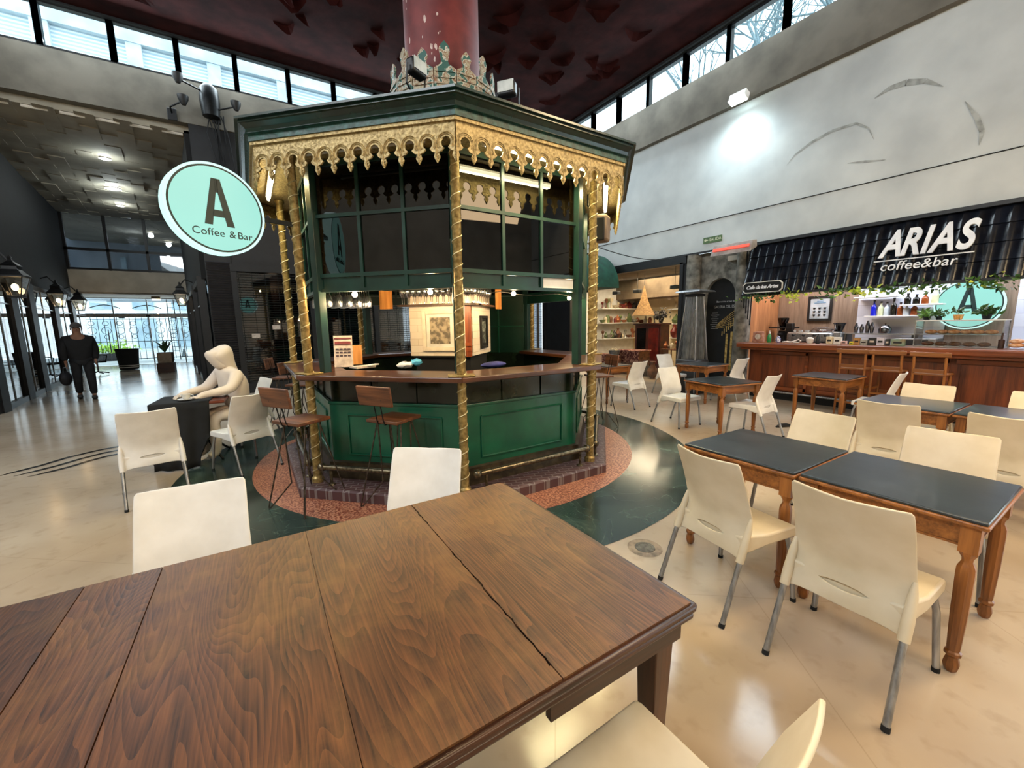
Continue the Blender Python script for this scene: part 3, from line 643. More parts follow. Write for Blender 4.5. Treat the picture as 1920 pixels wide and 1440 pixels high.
b = MB(); b.lathe([(2.29, 3.085), (1.78, 3.085)], n=8, a0=TH, cap=False); b.lathe([(2.28, 3.065), (2.30, 3.065), (2.30, 3.09), (2.26, 3.09)], n=8, a0=TH, cap=False); b.build('soffit', M_goldrel, KI, smooth=False)
# gold valance: arches with leaf pendants
def valance(f, R=2.265, nun=12):
    L = 2 * R * S22; u = L / nun; s = u / .145; chain = []
    def unit(x0):
        out = [(x0 + .024 * s, -.243), (x0 + .014 * s, -.212), (x0 + .036 * s, -.206), (x0 + u / 2 - .017, -.185)]
        cx_, cz, r = x0 + u / 2, -.148, .040
        for i in range(9):
            a = math.radians(-115 - i * 310 / 8); out.append((cx_ + r * math.cos(a), cz + r * math.sin(a)))
        out += [(x0 + u / 2 + .017, -.185), (x0 + u - .036 * s, -.206), (x0 + u - .014 * s, -.212), (x0 + u - .024 * s, -.243)]
        return out
    x = -L / 2; poly = [(-L / 2, 0), (-L / 2, -.285)]
    for i in range(nun):
        poly += unit(x); x += u; poly.append((x, -.285))
    poly.append((L / 2, 0))
    a = kang(f); w = Vector((-math.sin(a), math.cos(a), 0)); n = Vector((math.cos(a), math.sin(a), 0)); o = n * (R * C22) + Vector((0, 0, 3.075))
    b = MB(); b.plate(poly, o, w, (0, 0, 1), .014)
    for i in range(nun):
        c = -L / 2 + (i + .5) * u
        for r in (.056, .068):
            pts = [o + w * (c + r * math.cos(t)) + Vector((0, 0, -.148 + r * math.sin(t))) + n * .016 for t in [math.radians(-35 + j * 250 / 9) for j in range(10)]]
            b.tube(pts, .004, 4)
        q = o + w * (c - u / 2) + n * .016
        b.tube([q + Vector((0, 0, -.16)), q + Vector((0, 0, -.27))], [.003, .005], 4)
        for zz in (-.225, -.245, -.262): b.tube([q + w * -.014 + Vector((0, 0, zz + .01)), q + Vector((0, 0, zz)), q + w * .014 + Vector((0, 0, zz + .01))], .0028, 4)
    return b.build('valance', M_goldrel, KI, smooth=False)
for f in range(-3, 5): valance(f)
# crown of painted crests around the pillar on the roof
M_crest = pm('flaking_multicolour_paint', '#6b4a22', '#2f5a54', 13, .6, bump=.4, detail=8, lo=.3, hi=.62)
_rp = [n for n in M_crest.node_tree.nodes if n.type == 'VALTORGB'][0].color_ramp.elements
for _p, _c in ((.42, '#a9a58f'), (.47, '#7a4a22'), (.52, '#c4c6ba'), (.56, '#245a50')): _e = _rp.new(_p); _e.color = rgb(_c)
cr = []
for i, a in enumerate([TH - math.radians(22.5) + j * PI / 8 for j in range(16)]):
    R = .60; o = Vector((R * math.cos(a), R * math.sin(a), 3.93)); w = Vector((-math.sin(a), math.cos(a), 0)); hw = .117; hs = .56 + (.08 if i % 2 else .02)
    poly = [(-hw, 0), (hw, 0), (hw, .40), (.05, .44), (.035, .47), (.06, hs - .05), (.04, hs - .01), (0, hs + .03), (-.04, hs - .01), (-.06, hs - .05), (-.035, .47), (-.05, .44), (-hw, .40)]
    b = MB(); b.plate(poly, o, w, (0, 0, 1), .02)
    for zz in (.25, .31, .37): b.box(o + Vector((math.cos(a), math.sin(a), 0)) * .024 + Vector((0, 0, zz)), (.016, .2, .014), a)
    b.build('crest', M_crest, KI, smooth=False)
# ------------------------------------------------------------------ the pillar through the kiosk
ang = math.radians(-134.3)
M_redpil = pm('peeling_red_paint', '#5c1f1f', '#742c2a', 5, .55, bump=.2, detail=7)
M_tile = brick('cream_tiles', '#ece2d4', '#e2d5c4', '#c4b19b', .20, .085, .002, .3, rot=(PI / 2, 0, 0))
o = struct(rebase(MB().lathe([(.44, 3.9), (.44, 7.75)], n=40).build('wall_pillar', M_redpil), (KX, KY, 0), ang))
M_chip = pm('bare_plaster_chip', '#b39a92', '#d8c8c2', 20, .9)
b = MB(); rr = random.Random(9)
for i in range(46):
    t = rr.gauss(.05, .13) if i % 3 else rr.uniform(-.4, -.2); z = rr.uniform(4.5, 6.2); s = rr.uniform(.006, .022) * (1.6 if z > 5.3 else 1)
    poly = [(t + s * rr.uniform(.5, 1) * math.cos(q), z + 2.2 * s * rr.uniform(.5, 1) * math.sin(q)) for q in [j * PI / 4 for j in range(8)]]
    vs = [Vector((.4415 * math.cos(p[0] / .44), .4415 * math.sin(p[0] / .44), p[1])) for p in poly]; b._add(vs, [tuple(range(8))])
struct(rebase(b.build('trim_10', M_chip, smooth=False), (KX, KY, 0), ang))
struct(rebase(MB().box((0, 0, .65), (.72, .72, 1.1)).build('wall_pillar_base', M_blackmat, smooth=False), (KX, KY, 0), ang))
o = struct(MB().box((0, 0, 0), (.80, .76, .02)).build('wall_pillar_core', M_blackmat, smooth=False)); o.location = (KX, KY, 1.21); o.rotation_euler = (0, 0, ang)
for i in range(4):
    a = ang + i * PI / 2; o = struct(MB().box((0, .40, .0), (.80, .02, .76)).build('wall_tiled_face', M_tile, smooth=False)); o.location = (KX, KY, 1.60); o.rotation_euler = (0, 0, a + PI / 2 + PI)
b = MB(); b.box((.415, .36, 1.52), (.02, .075, .62)); b.box((.42, .36, 1.36), (.04, .07, .04)); b.box((.42, .36, 1.30), (.04, .07, .035))
struct(rebase(b.build('trim_11', wood('orange_batten', '#6e2a0c', '#b4581e', 'Z'), smooth=False), (KX, KY, 0), ang))
# framed pictures on the tiled pillar
def kpic(name, label, face_ang, t, z, w, h, fw, mframe, mpic, loc=None):
    th_ = thing(name, label, 'picture', (KX + .41 * math.cos(face_ang) - t * math.sin(face_ang), KY + .41 * math.sin(face_ang) + t * math.cos(face_ang), z), face_ang)
    b = MB()
    for s in (-1, 1): b.box((.015, s * (w / 2 - fw / 2), 0), (.03, fw, h)); b.box((.015, 0, s * (h / 2 - fw / 2)), (.03, w - fw * 2, fw))
    b.build('frame', mframe, th_, smooth=False, bevel=.004)
    MB().box((.006, 0, 0), (.008, w - fw * 1.6, h - fw * 1.6)).build('mount', M_white if mframe is M_whitefr else M_blackmat, th_, smooth=False)
    MB().box((.012, 0, 0), (.004, (w - fw * 2) * .72, (h - fw * 2) * .80)).build('print', mpic, th_, smooth=False)
    return th_
M_whitefr = pm('cream_frame_paint', '#d9cdb9', '#ece2d0', 8, .4)
M_sketch = pm('pencil_sketch', '#6a6255', '#b0a28b', 20, .7, detail=9, lo=.42, hi=.6)
M_sketch2 = pm('dark_print', '#1d221f', '#a9b4ac', 34, .6, detail=6, lo=.5, hi=.62, stretch=(1, 1.6, .8))
kpic('framed_picture', 'white framed grey-brown sketch on the tiled pillar inside the kiosk', ang, 0, 1.53, .46, .50, .05, M_whitefr, M_sketch)
kpic('framed_picture', 'narrow black framed print on the right face of the tiled pillar', ang + PI / 2, .04, 1.50, .30, .42, .035, M_black, M_sketch2)
# ------------------------------------------------------------------ rack with glasses round the pillar
M_ply = wood('orange_plywood', '#b9732c', '#e8a55c', 'Z', .8, .5)
rk = thing('glass_rack', 'plywood shelf rack wrapped around the pillar, full of glasses', 'rack', (KX, KY, 0), ang)
b = MB(); b.box((.46, 0, 1.835), (.14, 1.0, .02)); b.box((0, .46, 1.835), (.8, .14, .02)); b.box((.46, 0, 2.12), (.14, 1.0, .012)); b.box((0, .46, 2.12), (.8, .14, .012)); b.build('shelf_board', pm('dark_shelf', '#3a2416', '#59402c', 6, .5), rk, smooth=False)
MB().box((.50, -.66, 1.96), (.03, .16, .32)).build('side_board', M_ply, rk, smooth=False); MB().box((-.30, .56, 1.96), (.22, .03, .32)).build('side_board', M_ply, rk, smooth=False)
M_tumbler = glass('tumbler_glass', (.97, .98, 1, 1), .45, .12, .95)
gl0 = None; n = 0
def W2(lx, ly): return (KX + lx * math.cos(ang) - ly * math.sin(ang), KY + lx * math.sin(ang) + ly * math.cos(ang))
def wine_glass():
    t = thing('wine_glass', 'stemmed glass lined up in the rack on the left face of the pillar', 'glass', (0, 0, 0), 0, 'glasses on the pillar rack')
    MB().lathe([(.030, 0), (.028, .004), (.005, .008), (.004, .085), (.022, .11), (.033, .16), (.028, .22)], n=12, cap=False).build('bowl_and_stem', M_tumbler, t); return t
gl0 = wine_glass(); first = True
for i in range(13):
    for r in (0, 1):
        x, y = W2(.435 + r * .055, -.45 + i * .075)
        if first: gl0.location = (x, y, 1.846); first = False
        else: dup(gl0, (x, y, 1.846))
for i in range(7):
    x, y = W2(.33 - i * .09, .46); g_ = dup(gl0, (x, y, 1.846)); g_['label'] = 'stemmed glass lined up in the rack on the right face of the pillar'; g_['group'] = 'glasses on the right rack face'
# glasses hanging upside down near the front left opening
hr = thing('hanging_glass_rack', 'metal hanger holding upturned stemmed glasses under the kiosk ceiling at left', 'rack', (.85, 5.0, 2.03), .1); b = MB()
for i in range(6): b.tube([(-.3, -.3 + i * .11, 0), (.3, -.3 + i * .11, 0)], .005, 6)
b.tube([(-.3, -.3, 0), (-.3, .26, 0)], .006, 6); b.tube([(.3, -.3, 0), (.3, .26, 0)], .006, 6); b.tube([(-.25, 0, 0), (-.25, 0, .31)], .004, 5); b.tube([(.25, 0, 0), (.25, 0, .31)], .004, 5); b.build('hanger', M_alu, hr)
for i in range(5):
    for j in range(6):
        o = dup(gl0, (.85 - .26 + j * .1, 5.0 - .25 + i * .11, 2.025)); o.rotation_euler = (PI, 0, 0)
        o['label'] = 'upturned stemmed glass hanging under the kiosk ceiling near the left front column'; o['group'] = 'glasses hanging upside down'
# ------------------------------------------------------------------ bulbs, tubes and their glow
M_bulb = emit('warm_bulb', (1, .72, .38, 1), 60)
for i, ((x, y, z), lb) in enumerate([((.835, 4.2, 1.90), 'glowing round bulb beside the hanging glasses'), ((1.60, 4.2, 1.945), 'glowing round bulb in front of the tiled pillar'), ((2.644, 4.2, 1.955), 'glowing round bulb right of the plywood board'), ((3.50, 4.2, 1.92), 'glowing round bulb nearest the right front column')]):
    t = thing('light_bulb', lb, 'light bulb', (x, y, z)); MB().ball((0, 0, 0), .026, 12).build('globe', M_bulb, t); MB().lathe([(.013, .022), (.015, .05), (.006, .055), (.004, .09)], n=10).build('socket', M_black, t)
    l = point_light('bulb_glow', (x, y, z - .07), 26, (1, .70, .36), .03)
t = thing('string_wire', 'thin black wire looping between the bulbs under the kiosk ceiling', 'wire'); b = MB(); pts = []
for i in range(41):
    u = i / 40; pts.append((.83 + 2.7 * u, 4.2, 1.975 - .03 * abs(math.sin(u * PI * 3.3))))
o = MB().tube(pts, .004, 5).build('wire', M_blackmat, t)
M_tubeon = emit('lit_fluorescent', (1, .90, .58, 1), 22); M_tubeoff = pm('unlit_fluorescent', '#a7a59c', '#c9c7be', 5, .4)
TC = (1, .86, .45)
def tube_lamp(f, on, lb):
    a = kang(f); p = kface(f, 0, 1.95, 3.025); t = thing('fluorescent_tube', lb, 'tube light', (KX + p.x, KY + p.y, p.z), a)
    MB().tube([(0, -.54, 0), (0, .54, 0)], .016, 10).build('tube', M_tubeon if on else M_tubeoff, t)
    b = MB(); b.box((0, 0, .04), (.05, 1.12, .03)); b.box((0, -.55, .01), (.03, .02, .05)); b.box((0, .55, .01), (.03, .02, .05)); b.build('batten', M_white, t, smooth=False)
    if on:
        q = kface(f, 0, 1.95, 3.0); area_light('tube_glow', (KX + q.x, KY + q.y, q.z), (KX + q.x * 1.2, KY + q.y * 1.2, 0), .05, 26, TC, 1.05).rotation_euler = (0, 0, a)
tube_lamp(-1, True, 'lit tube under the eaves above the front right windows'); tube_lamp(0, False, 'unlit grey tube under the eaves above the front left windows')
tube_lamp(1, True, 'lit tube under the eaves on the left side by the round sign'); tube_lamp(-2, True, 'lit tube under the eaves at the far right by the speaker')
# ------------------------------------------------------------------ round lit sign on its bracket
def round_sign(name, label, loc, rz, R, sub=True, depth=.09, st=1.0):
    """disc facing local -Y"""
    t = thing(name, label, 'sign', loc, rz)
    def disc(r0, r1, y, m, nm, y2=None):
        b = MB(); n = 56
        A = [b.bm.verts.new((r1 * math.cos(2 * PI * i / n), y, r1 * math.sin(2 * PI * i / n))) for i in range(n)]
        if r0 <= 0: b.bm.faces.new(A)
        else:
            B = [b.bm.verts.new((r0 * math.cos(2 * PI * i / n), y, r0 * math.sin(2 * PI * i / n))) for i in range(n)]
            for i in range(n): b.bm.faces.new((A[i], A[(i + 1) % n], B[(i + 1) % n], B[i]))
        if y2 is not None:
            Cc = [b.bm.verts.new((r1 * math.cos(2 * PI * i / n), y2, r1 * math.sin(2 * PI * i / n))) for i in range(n)]
            for i in range(n): b.bm.faces.new((A[i], A[(i + 1) % n], Cc[(i + 1) % n], Cc[i]))
            b.bm.faces.new(Cc)
        return b.build(nm, m, t, smooth=False)
    face = emit('sign_mint_glow', (.36, .84, .74, 1), .92, .05); rim = emit('sign_rim_glow', (.62, 1, .93, 1), 1.15, .05)
    disc(0, R, -depth / 2, rim, 'light_box', depth / 2)
    for s in (-1, 1):
        disc(0, R * .945, s * (depth / 2 + .002), M_dkteal, 'ring')
        disc(0, R * .905, s * (depth / 2 + .004), face, 'lit_face')
        A = [(-.245, -.40), (-.125, -.40), (-.115, -.24), (.13, -.24), (.185, -.40), (.31, -.40), (.08, .46), (-.06, .46)] if False else None
        # condensed capital A: outer outline and counter as separate strokes
        b = MB(); yy = s * (depth / 2 + .008); ax = (R if s < 0 else -R, 0, 0)
        L_ = [(-.30, -.36), (-.145, -.36), (-.012, .40), (-.012, .66), (-.085, .66)]; R_ = [(-x, y) for x, y in L_][::-1]
        for poly in (L_, R_): b.plate(poly, (0, yy, 0), ax, (0, 0, R), .003)
        b.plate([(-.13, -.17), (.13, -.17), (.10, -.02), (-.10, -.02)], (0, yy, 0), ax, (0, 0, R), .003)
        b.plate([(-.03, .36), (.03, .36), (.03, .66), (-.03, .66)], (0, yy, 0), ax, (0, 0, R), .003)
        b.build('letter_a', M_dkteal, t, smooth=False)
        if sub:
            for wd, xx, nm in (('Coffee', -.24, 'coffee_lettering'), ('&', .235, 'ampersand'), ('Bar', .50, 'bar_lettering')): text_mesh(nm, wd, R * .225, (-s * xx * R, yy, -.53 * R), (1 if s < 0 else -1, 0, 0), (0, 0, 1), M_dkteal, t, .002, 0, 0, spacing=1.05)
    return t
M_dkteal = pm('sign_dark_teal', '#0f2624', '#18302d', 5, .5)
sg = round_sign('round_sign', 'round mint lit sign with a dark letter A hanging left of the kiosk', (-.185, 4.015, 2.50), math.atan2(.39, .92), .335)
b = MB(); b.beam((.33, 0, -.0), (.62, 0, 0), .03, .035); b.build('bracket_arm', M_blackmetal, sg)
# speaker under the eaves
t = thing('loudspeaker', 'brown and black box speaker mounted outside the right front column', 'speaker', (3.33, 3.45, 2.62), math.radians(-60)); MB().box((0, 0, 0), (.15, .20, .28)).build('cabinet', pm('speaker_brown', '#6d5a48', '#8b7760', 8, .6), t, bevel=.03); MB().box((0, -.10, -.02), (.12, .03, .24)).build('grille', M_blackmat, t, bevel=.012)
MB().tube([(-.05, .05, .1), (-.2, .12, .3), (-.2, .12, .42)], .01, 6).build('mounting_arm', M_blackmetal, t)
# floodlights standing on the roof
def roof_flood(x, y, z, rz, lb):
    t = thing('floodlight', lb, 'floodlight', (x, y, z), rz); MB().box((0, 0, .0), (.19, .10, .13)).build('housing', M_black, t, bevel=.02); MB().box((0, -.052, .015), (.165, .01, .10)).build('lens', pm('frosted_lens', '#9aa09c', '#b9bfba', 9, .3), t)
    MB().tube([(-.12, 0, 0), (-.12, .02, -.16), (0, .02, -.26), (.12, .02, -.16), (.12, 0, 0)], .01, 6).build('yoke', M_blackmetal, t)
    MB().tube([(0, .02, -.26), (0, .02, -.42)], .012, 6).build('stand', M_blackmetal, t); return t
roof_flood(1.49, 4.02, 3.97, .5, 'black floodlight with pale lens left of the pillar on the kiosk roof')
roof_flood(2.36, 3.82, 3.93, -.9, 'dark floodlight turned sideways right of the pillar on the kiosk roof')
# things on and behind the kiosk counter
M_paper = pm('menu_paper', '#b8a99a', '#d6cabb', 20, .7)
t = thing('menu_stand', 'leaning menu card with rows of small dark pictures on the kiosk counter', 'menu', (.78, 4.72, 1.16), -.35); MB().box((0, 0, .17), (.19, .012, .34), rx=-.12).build('card', M_paper, t, smooth=False)
b = MB()
for i in range(5):
    for j in range(4): b.box((-.06 + j * .04, -.006 + .0 - (.05 + i * .035) * -.0, .05 + i * .036), (.03, .016, .018), rx=-.12)
b.build('picture_rows', pm('menu_ink', '#2a2226', '#5b4a50', 30, .6), t, smooth=False)
b = MB(); b.box((0, .0, .26), (.16, .018, .03), rx=-.12); b.box((0, .01, .31), (.17, .018, .015), rx=-.12); b.build('title_band', pm('menu_red', '#6b2a2c', '#8a3a38', 6, .6), t, smooth=False)
t = thing('wooden_box', 'small orange wooden crate behind the menu card', 'box', (.96, 4.98, 1.16), -.2); MB().box((0, 0, .11), (.13, .12, .22)).build('crate', M_ply, t, bevel=.004); MB().box((-.1, 0, .14), (.03, .14, .28)).build('clipboard', pm('pale_board', '#8d9a84', '#c9b89c', 3, .6), t, smooth=False)
t = thing('paper_pile', 'loose pile of papers lying right of the menu card', 'papers', (.93, 4.52, 1.16), .3); MB().box((0, 0, .01), (.22, .15, .02)).build('stack', M_paper, t); MB().box((.08, -.07, .028), (.14, .05, .012), .4).build('top_sheet', M_white, t)
t = thing('crumpled_bag', 'crumpled white and blue bag on the kiosk counter left of the pillar', 'bag', (1.30, 4.22, 1.16), .2)
b = MB(); rr = random.Random(4)
b.ball((0, 0, .03), .07, 10, (1.3, .8, .45)); o = b.build('white_part', M_white, t)
for v in o.data.vertices: v.co += Vector((rr.uniform(-.012, .012), rr.uniform(-.012, .012), rr.uniform(-.01, .01)))
b = MB(); b.ball((.13, .0, .045), .06, 10, (1.2, .7, .6)); o = b.build('blue_part', pm('blue_stripes', '#1f7fae', '#6fd0e6', 14, .4), t)
for v in o.data.vertices: v.co += Vector((rr.uniform(-.01, .01), rr.uniform(-.01, .01), rr.uniform(-.01, .01)))
t = thing('blue_cloth', 'dark blue cloth draped on the inner shelf right of the pillar', 'cloth', (2.25, 4.02, 1.125), .2); b = MB(); b.ball((0, 0, .02), .14, 12, (1.3, .6, .25)); b.build('cloth', pm('navy_cloth', '#1f2559', '#343c8c', 9, .8), t)
t = thing('yellow_box', 'mustard yellow box standing under the rear counter of the kiosk', 'box', (2.75, 5.9, 1.0), .2); MB().box((0, 0, .0), (.26, .2, .24)).build('box', pm('mustard', '#a5741a', '#cf9a2e', 4, .6), t, bevel=.006)
MB().box((0, 0, -.5), (.3, .25, .78)).build('plinth', M_blackmat, t)
# ------------------------------------------------------------------ white café chairs
M_shell = pm('white_polypropylene', '#dcdad4', '#ecebe7', 5, .42, bump=.02)
M_shell_lit = pm('warm_lit_polypropylene', '#cbbda0', '#d9cdb4', 5, .42, bump=.02)  # warm light on the nearer and right-hand chairs put into the shell colour
def make_chair(M_shell):
    t = thing('cafe_chair', 'white plastic chair', 'chair')
    # backrest: curved sheet with a lens-shaped grip hole
    prof = [(.335, -.185), (.39, -.165), (.435, -.15), (.435, -.15), (.50, -.125), (.56, -.125), (.64, -.150), (.74, -.185), (.82, -.220), (.862, -.238), (.872, -.243)]
    hw = [.205, .213, .216, .216, .218, .217, .214, .212, .211, .208, .198]
    NU = 20; b = MB(); rows = []; bow = [.01, .02, .03, .03, .035, .04, .042, .04, .036, .034, .034]
    for j, (z, y) in enumerate(prof):
        r = []
        for i in range(NU + 1):
            u = -1 + 2 * i / NU; x = u * hw[j]; zz = z; yy = y - bow[j] * (1 - u * u) + .012
            if j == 2 and abs(u) < .36: zz -= .015 * math.sqrt(max(0, 1 - (u / .36) ** 2))
            if j == 3 and abs(u) < .36: zz += .015 * math.sqrt(max(0, 1 - (u / .36) ** 2))
            if j == 0: zz += .018 * (1 - abs(u) ** 6)
            if j == 1: zz += .006 * (1 - abs(u) ** 6)
            if j >= 8: zz += .010 * (abs(u) - .6) * (j - 7) / 3
            r.append(b.bm.verts.new((x, yy, zz)))
        rows.append(r)
    for j in range(len(prof) - 1):
        for i in range(NU):
            if j == 2:
                continue
            b.bm.faces.new((rows[j][i], rows[j][i + 1], rows[j + 1][i + 1], rows[j + 1][i]))
    bmesh.ops.remove_doubles(b.bm, verts=b.bm.verts, dist=.0004)
    o = b.build('backrest', M_shell, t, angle=180)
    s = o.modifiers.new('thick', 'SOLIDIFY'); s.thickness = .011; s.offset = 0; s.use_even_offset = True
    bv = o.modifiers.new('edge', 'BEVEL'); bv.width = .004; bv.segments = 2; bv.limit_method = 'ANGLE'; bv.angle_limit = math.radians(50)
    # seat with skirt
    b = MB(); xs = [-.235, -.20, -.1, 0, .1, .20, .235]; ysx = [-.155, -.10, .0, .12, .215, .24]
    top = [[b.bm.verts.new((x * (.90 if y < -.05 else 1), y, .462 - .012 * (1 - (x / .235) ** 2) * (1 if y < .2 else .3) - (.010 if y > .23 else 0))) for x in xs] for y in ysx]
    bot = [[b.bm.verts.new((x * (.90 if y < -.05 else 1), y, .395 - (.03 if y < -.05 else 0))) for x in xs] for y in ysx]
    ny, nx = len(ysx), len(xs)
    for j in range(ny - 1):
        for i in range(nx - 1):
            b.bm.faces.new((top[j][i], top[j][i + 1], top[j + 1][i + 1], top[j + 1][i])); b.bm.faces.new((bot[j][i], bot[j + 1][i], bot[j + 1][i + 1], bot[j][i + 1]))
    for j in range(ny - 1):
        for i in (0, nx - 1): b.bm.faces.new((top[j][i], top[j + 1][i], bot[j + 1][i], bot[j][i]))
    for i in range(nx - 1):
        for j in (0, ny - 1): b.bm.faces.new((top[j][i], top[j][i + 1], bot[j][i + 1], bot[j][i]))
    b.build('seat', M_shell, t, bevel=.012, seg=3)
    # moulded sleeves that carry the rear legs
    for s in (-1, 1):
        MB().tube([(s * .212, -.118, .56), (s * .214, -.135, .50), (s * .216, -.165, .41), (s * .2165, -.192, .335)], [.008, .017, .021, .0205], 12).build('leg_sleeve', M_shell, t)
    for s in (-1, 1):
        l = MB().tube([(s * .2165, -.185, .35), (s * .224, -.302, .012)], .0135, 10).build('leg', M_alu, t); MB().tube([(s * .2238, -.298, .022), (s * .2242, -.304, 0)], .0155, 10).build('rubber_foot', M_blackmat, l)
        l = MB().tube([(s * .205, .195, .40), (s * .222, .215, .30), (s * .242, .243, .012)], .0135, 10).build('leg', M_alu, t); MB().tube([(s * .2415, .242, .022), (s * .2425, .2435, 0)], .0155, 10).build('rubber_foot', M_blackmat, l)
    return t
ch0 = make_chair(M_shell); ch_first = [True]; chc = make_chair(M_shell_lit); cc_first = [True]
def chair(x, y, deg, label):
    rz = math.radians(deg) - PI / 2
    if label.startswith('cream'):
        if cc_first[0]:
            cc_first[0] = False; chc.location = (x, y, 0); chc.rotation_euler = (0, 0, rz); chc['label'] = label; chc['group'] = 'cream-lit cafe chairs'; return chc
        return dup(chc, (x, y, 0), rz, label, 'cream-lit cafe chairs')
    if ch_first[0]:
        ch_first[0] = False; ch0.location = (x, y, 0); ch0.rotation_euler = (0, 0, rz); ch0['label'] = label; ch0['group'] = 'white cafe chairs'; return ch0
    return dup(ch0, (x, y, 0), rz, label, 'white cafe chairs')
chair(2.254, .632, -.3, 'cream-lit plastic chair seen from behind, nearest the camera on the right, scuffed leg')
chair(2.276, 1.246, -8.9, 'cream-lit plastic chair seen from behind, left of the nearest one at the long black tables')
chair(3.50, 1.386, 174, 'cream-lit plastic chair across the long black tables, facing the camera on the left')
chair(3.50, .65, 185, 'cream-lit plastic chair across the long black tables, facing the camera on the right')
chair(4.843, 1.256, 5.5, 'cream-lit plastic chair seen from behind at the rear pair of black tables')
chair(4.85, .55, 0, 'cream-lit plastic chair cut by the right edge at the rear pair of black tables')
chair(5.995, 1.337, 180, 'cream-lit plastic chair facing the camera beyond the rear pair of black tables')
chair(6.05, .55, 180, 'cream-lit plastic chair at the right edge beyond the rear tables, before the bar front')
chair(7.312, 2.063, 95, 'white plastic chair seen edge-on between the rear tables and the bar stools')
chair(5.80, 2.95, 92, 'white plastic chair turned away right of the small square table')
chair(7.958, 4.548, 89, 'white plastic chair near the left end of the wooden bar counter')
chair(5.511, 3.969, -93, 'white plastic chair left of the small square table, front of two in line')
chair(7.71, 5.76, -97, 'white plastic chair behind another, left of the table under the patio heater')
chair(5.978, 5.36, 93.5, 'white plastic chair at the far table just right of the kiosk')
chair(-.336, 2.109, -93.8, 'white plastic chair behind the brown table at left, its back filling the view')
chair(.655, 2.077, -128.6, 'white plastic chair turned at an angle behind the far edge of the brown table')
chair(.66, .499, 91, 'cream-lit plastic chair below the near edge of the brown table, cut by the frame bottom')
chair(-.953, 5.032, 101, 'white plastic chair with greyish back left of the black-draped table')
chair(-.226, 5.487, 120, 'white plastic chair right of the black-draped table, near the bar stools')
chair(-.16, 6.78, 200, 'white plastic chair carrying the blank white seated figure')
# ------------------------------------------------------------------ wooden tables
M_honey = wood('honey_oak', '#5d3415', '#a96b33', 'Z', 1, .35, ring=4)
M_honeyX = wood('honey_oak_rail', '#5d3415', '#a96b33', 'X', 1, .35, ring=4)
M_vinyl = pm('black_vinyl_pad', '#1a2126', '#2c353b', 3, .28, bump=.08, detail=7, coat=.15)
def make_table(w=.74, d=.71, h=.745):
    t = thing('wooden_table', 'oak table', 'table'); b = MB()
    b.box((0, 0, h - .024), (w, d, .022)); b.build('table_top', M_honeyX, t, bevel=.008, seg=3)
    b = MB(); b.box((0, 0, h - .006), (w - .012, d - .012, .018)); b.build('vinyl_pad', M_vinyl, t, bevel=.007, seg=3)
    b = MB(); ix, iy = w / 2 - .055, d / 2 - .055
    for s in (-1, 1): b.box((0, s * iy, h - .09), (w - .14, .022, .10)); b.box((s * ix, 0, h - .09), (.022, d - .14, .10)); b.box((0, s * (iy + .013), h - .135), (w - .14, .006, .01)); b.box((s * (ix + .013), 0, h - .135), (.006, d - .14, .01))
    b.build('apron', M_honeyX, t, smooth=False)
    for sx in (-1, 1):
        for sy in (-1, 1):
            x, y = sx * ix, sy * iy; b = MB(); b.box((x, y, h - .095), (.062, .062, .13))
            b.lathe([(.034, h - .16), (.028, h - .175), (.020, h - .19), (.019, h - .205), (.026, h - .22), (.031, h - .235), (.032, h - .26), (.030, .30), (.024, .12), (.022, .105), (.030, .098), (.030, .085), (.021, .075), (.026, .055), (.029, .035), (.024, .012), (.016, 0)], (x, y, 0), 8, PI / 8)
            b.build('leg', M_honey, t, angle=30)
    return t
tb0 = make_table(); tb0.location = (2.86, 1.375, 0); tb0['label'] = 'black-topped oak table, left one of the nearest joined pair'; tb0['group'] = 'black-topped tables'
def table(x, y, deg, lb, sc=None): return dup(tb0, (x, y, 0), math.radians(deg), lb, 'black-topped tables', sc)
table(2.875, .655, 0, 'black-topped oak table, right one of the nearest joined pair, streaked top')
table(5.62, 1.32, 0, 'black-topped oak table, left one of the rear joined pair')
table(5.62, .60, 0, 'black-topped oak table at the right edge, right one of the rear joined pair')
table(5.66, 3.36, -11, 'small square black-topped oak table between the kiosk and the bar')
table(7.40, 2.70, 0, 'small black-topped oak table standing close to the wooden bar stools')
table(7.62, 4.95, 0, 'small dark-topped oak table in front of the patio heater')
table(6.05, 6.02, 0, 'small oak table just right of the kiosk, before the antique shop', (.92, .92, 1))
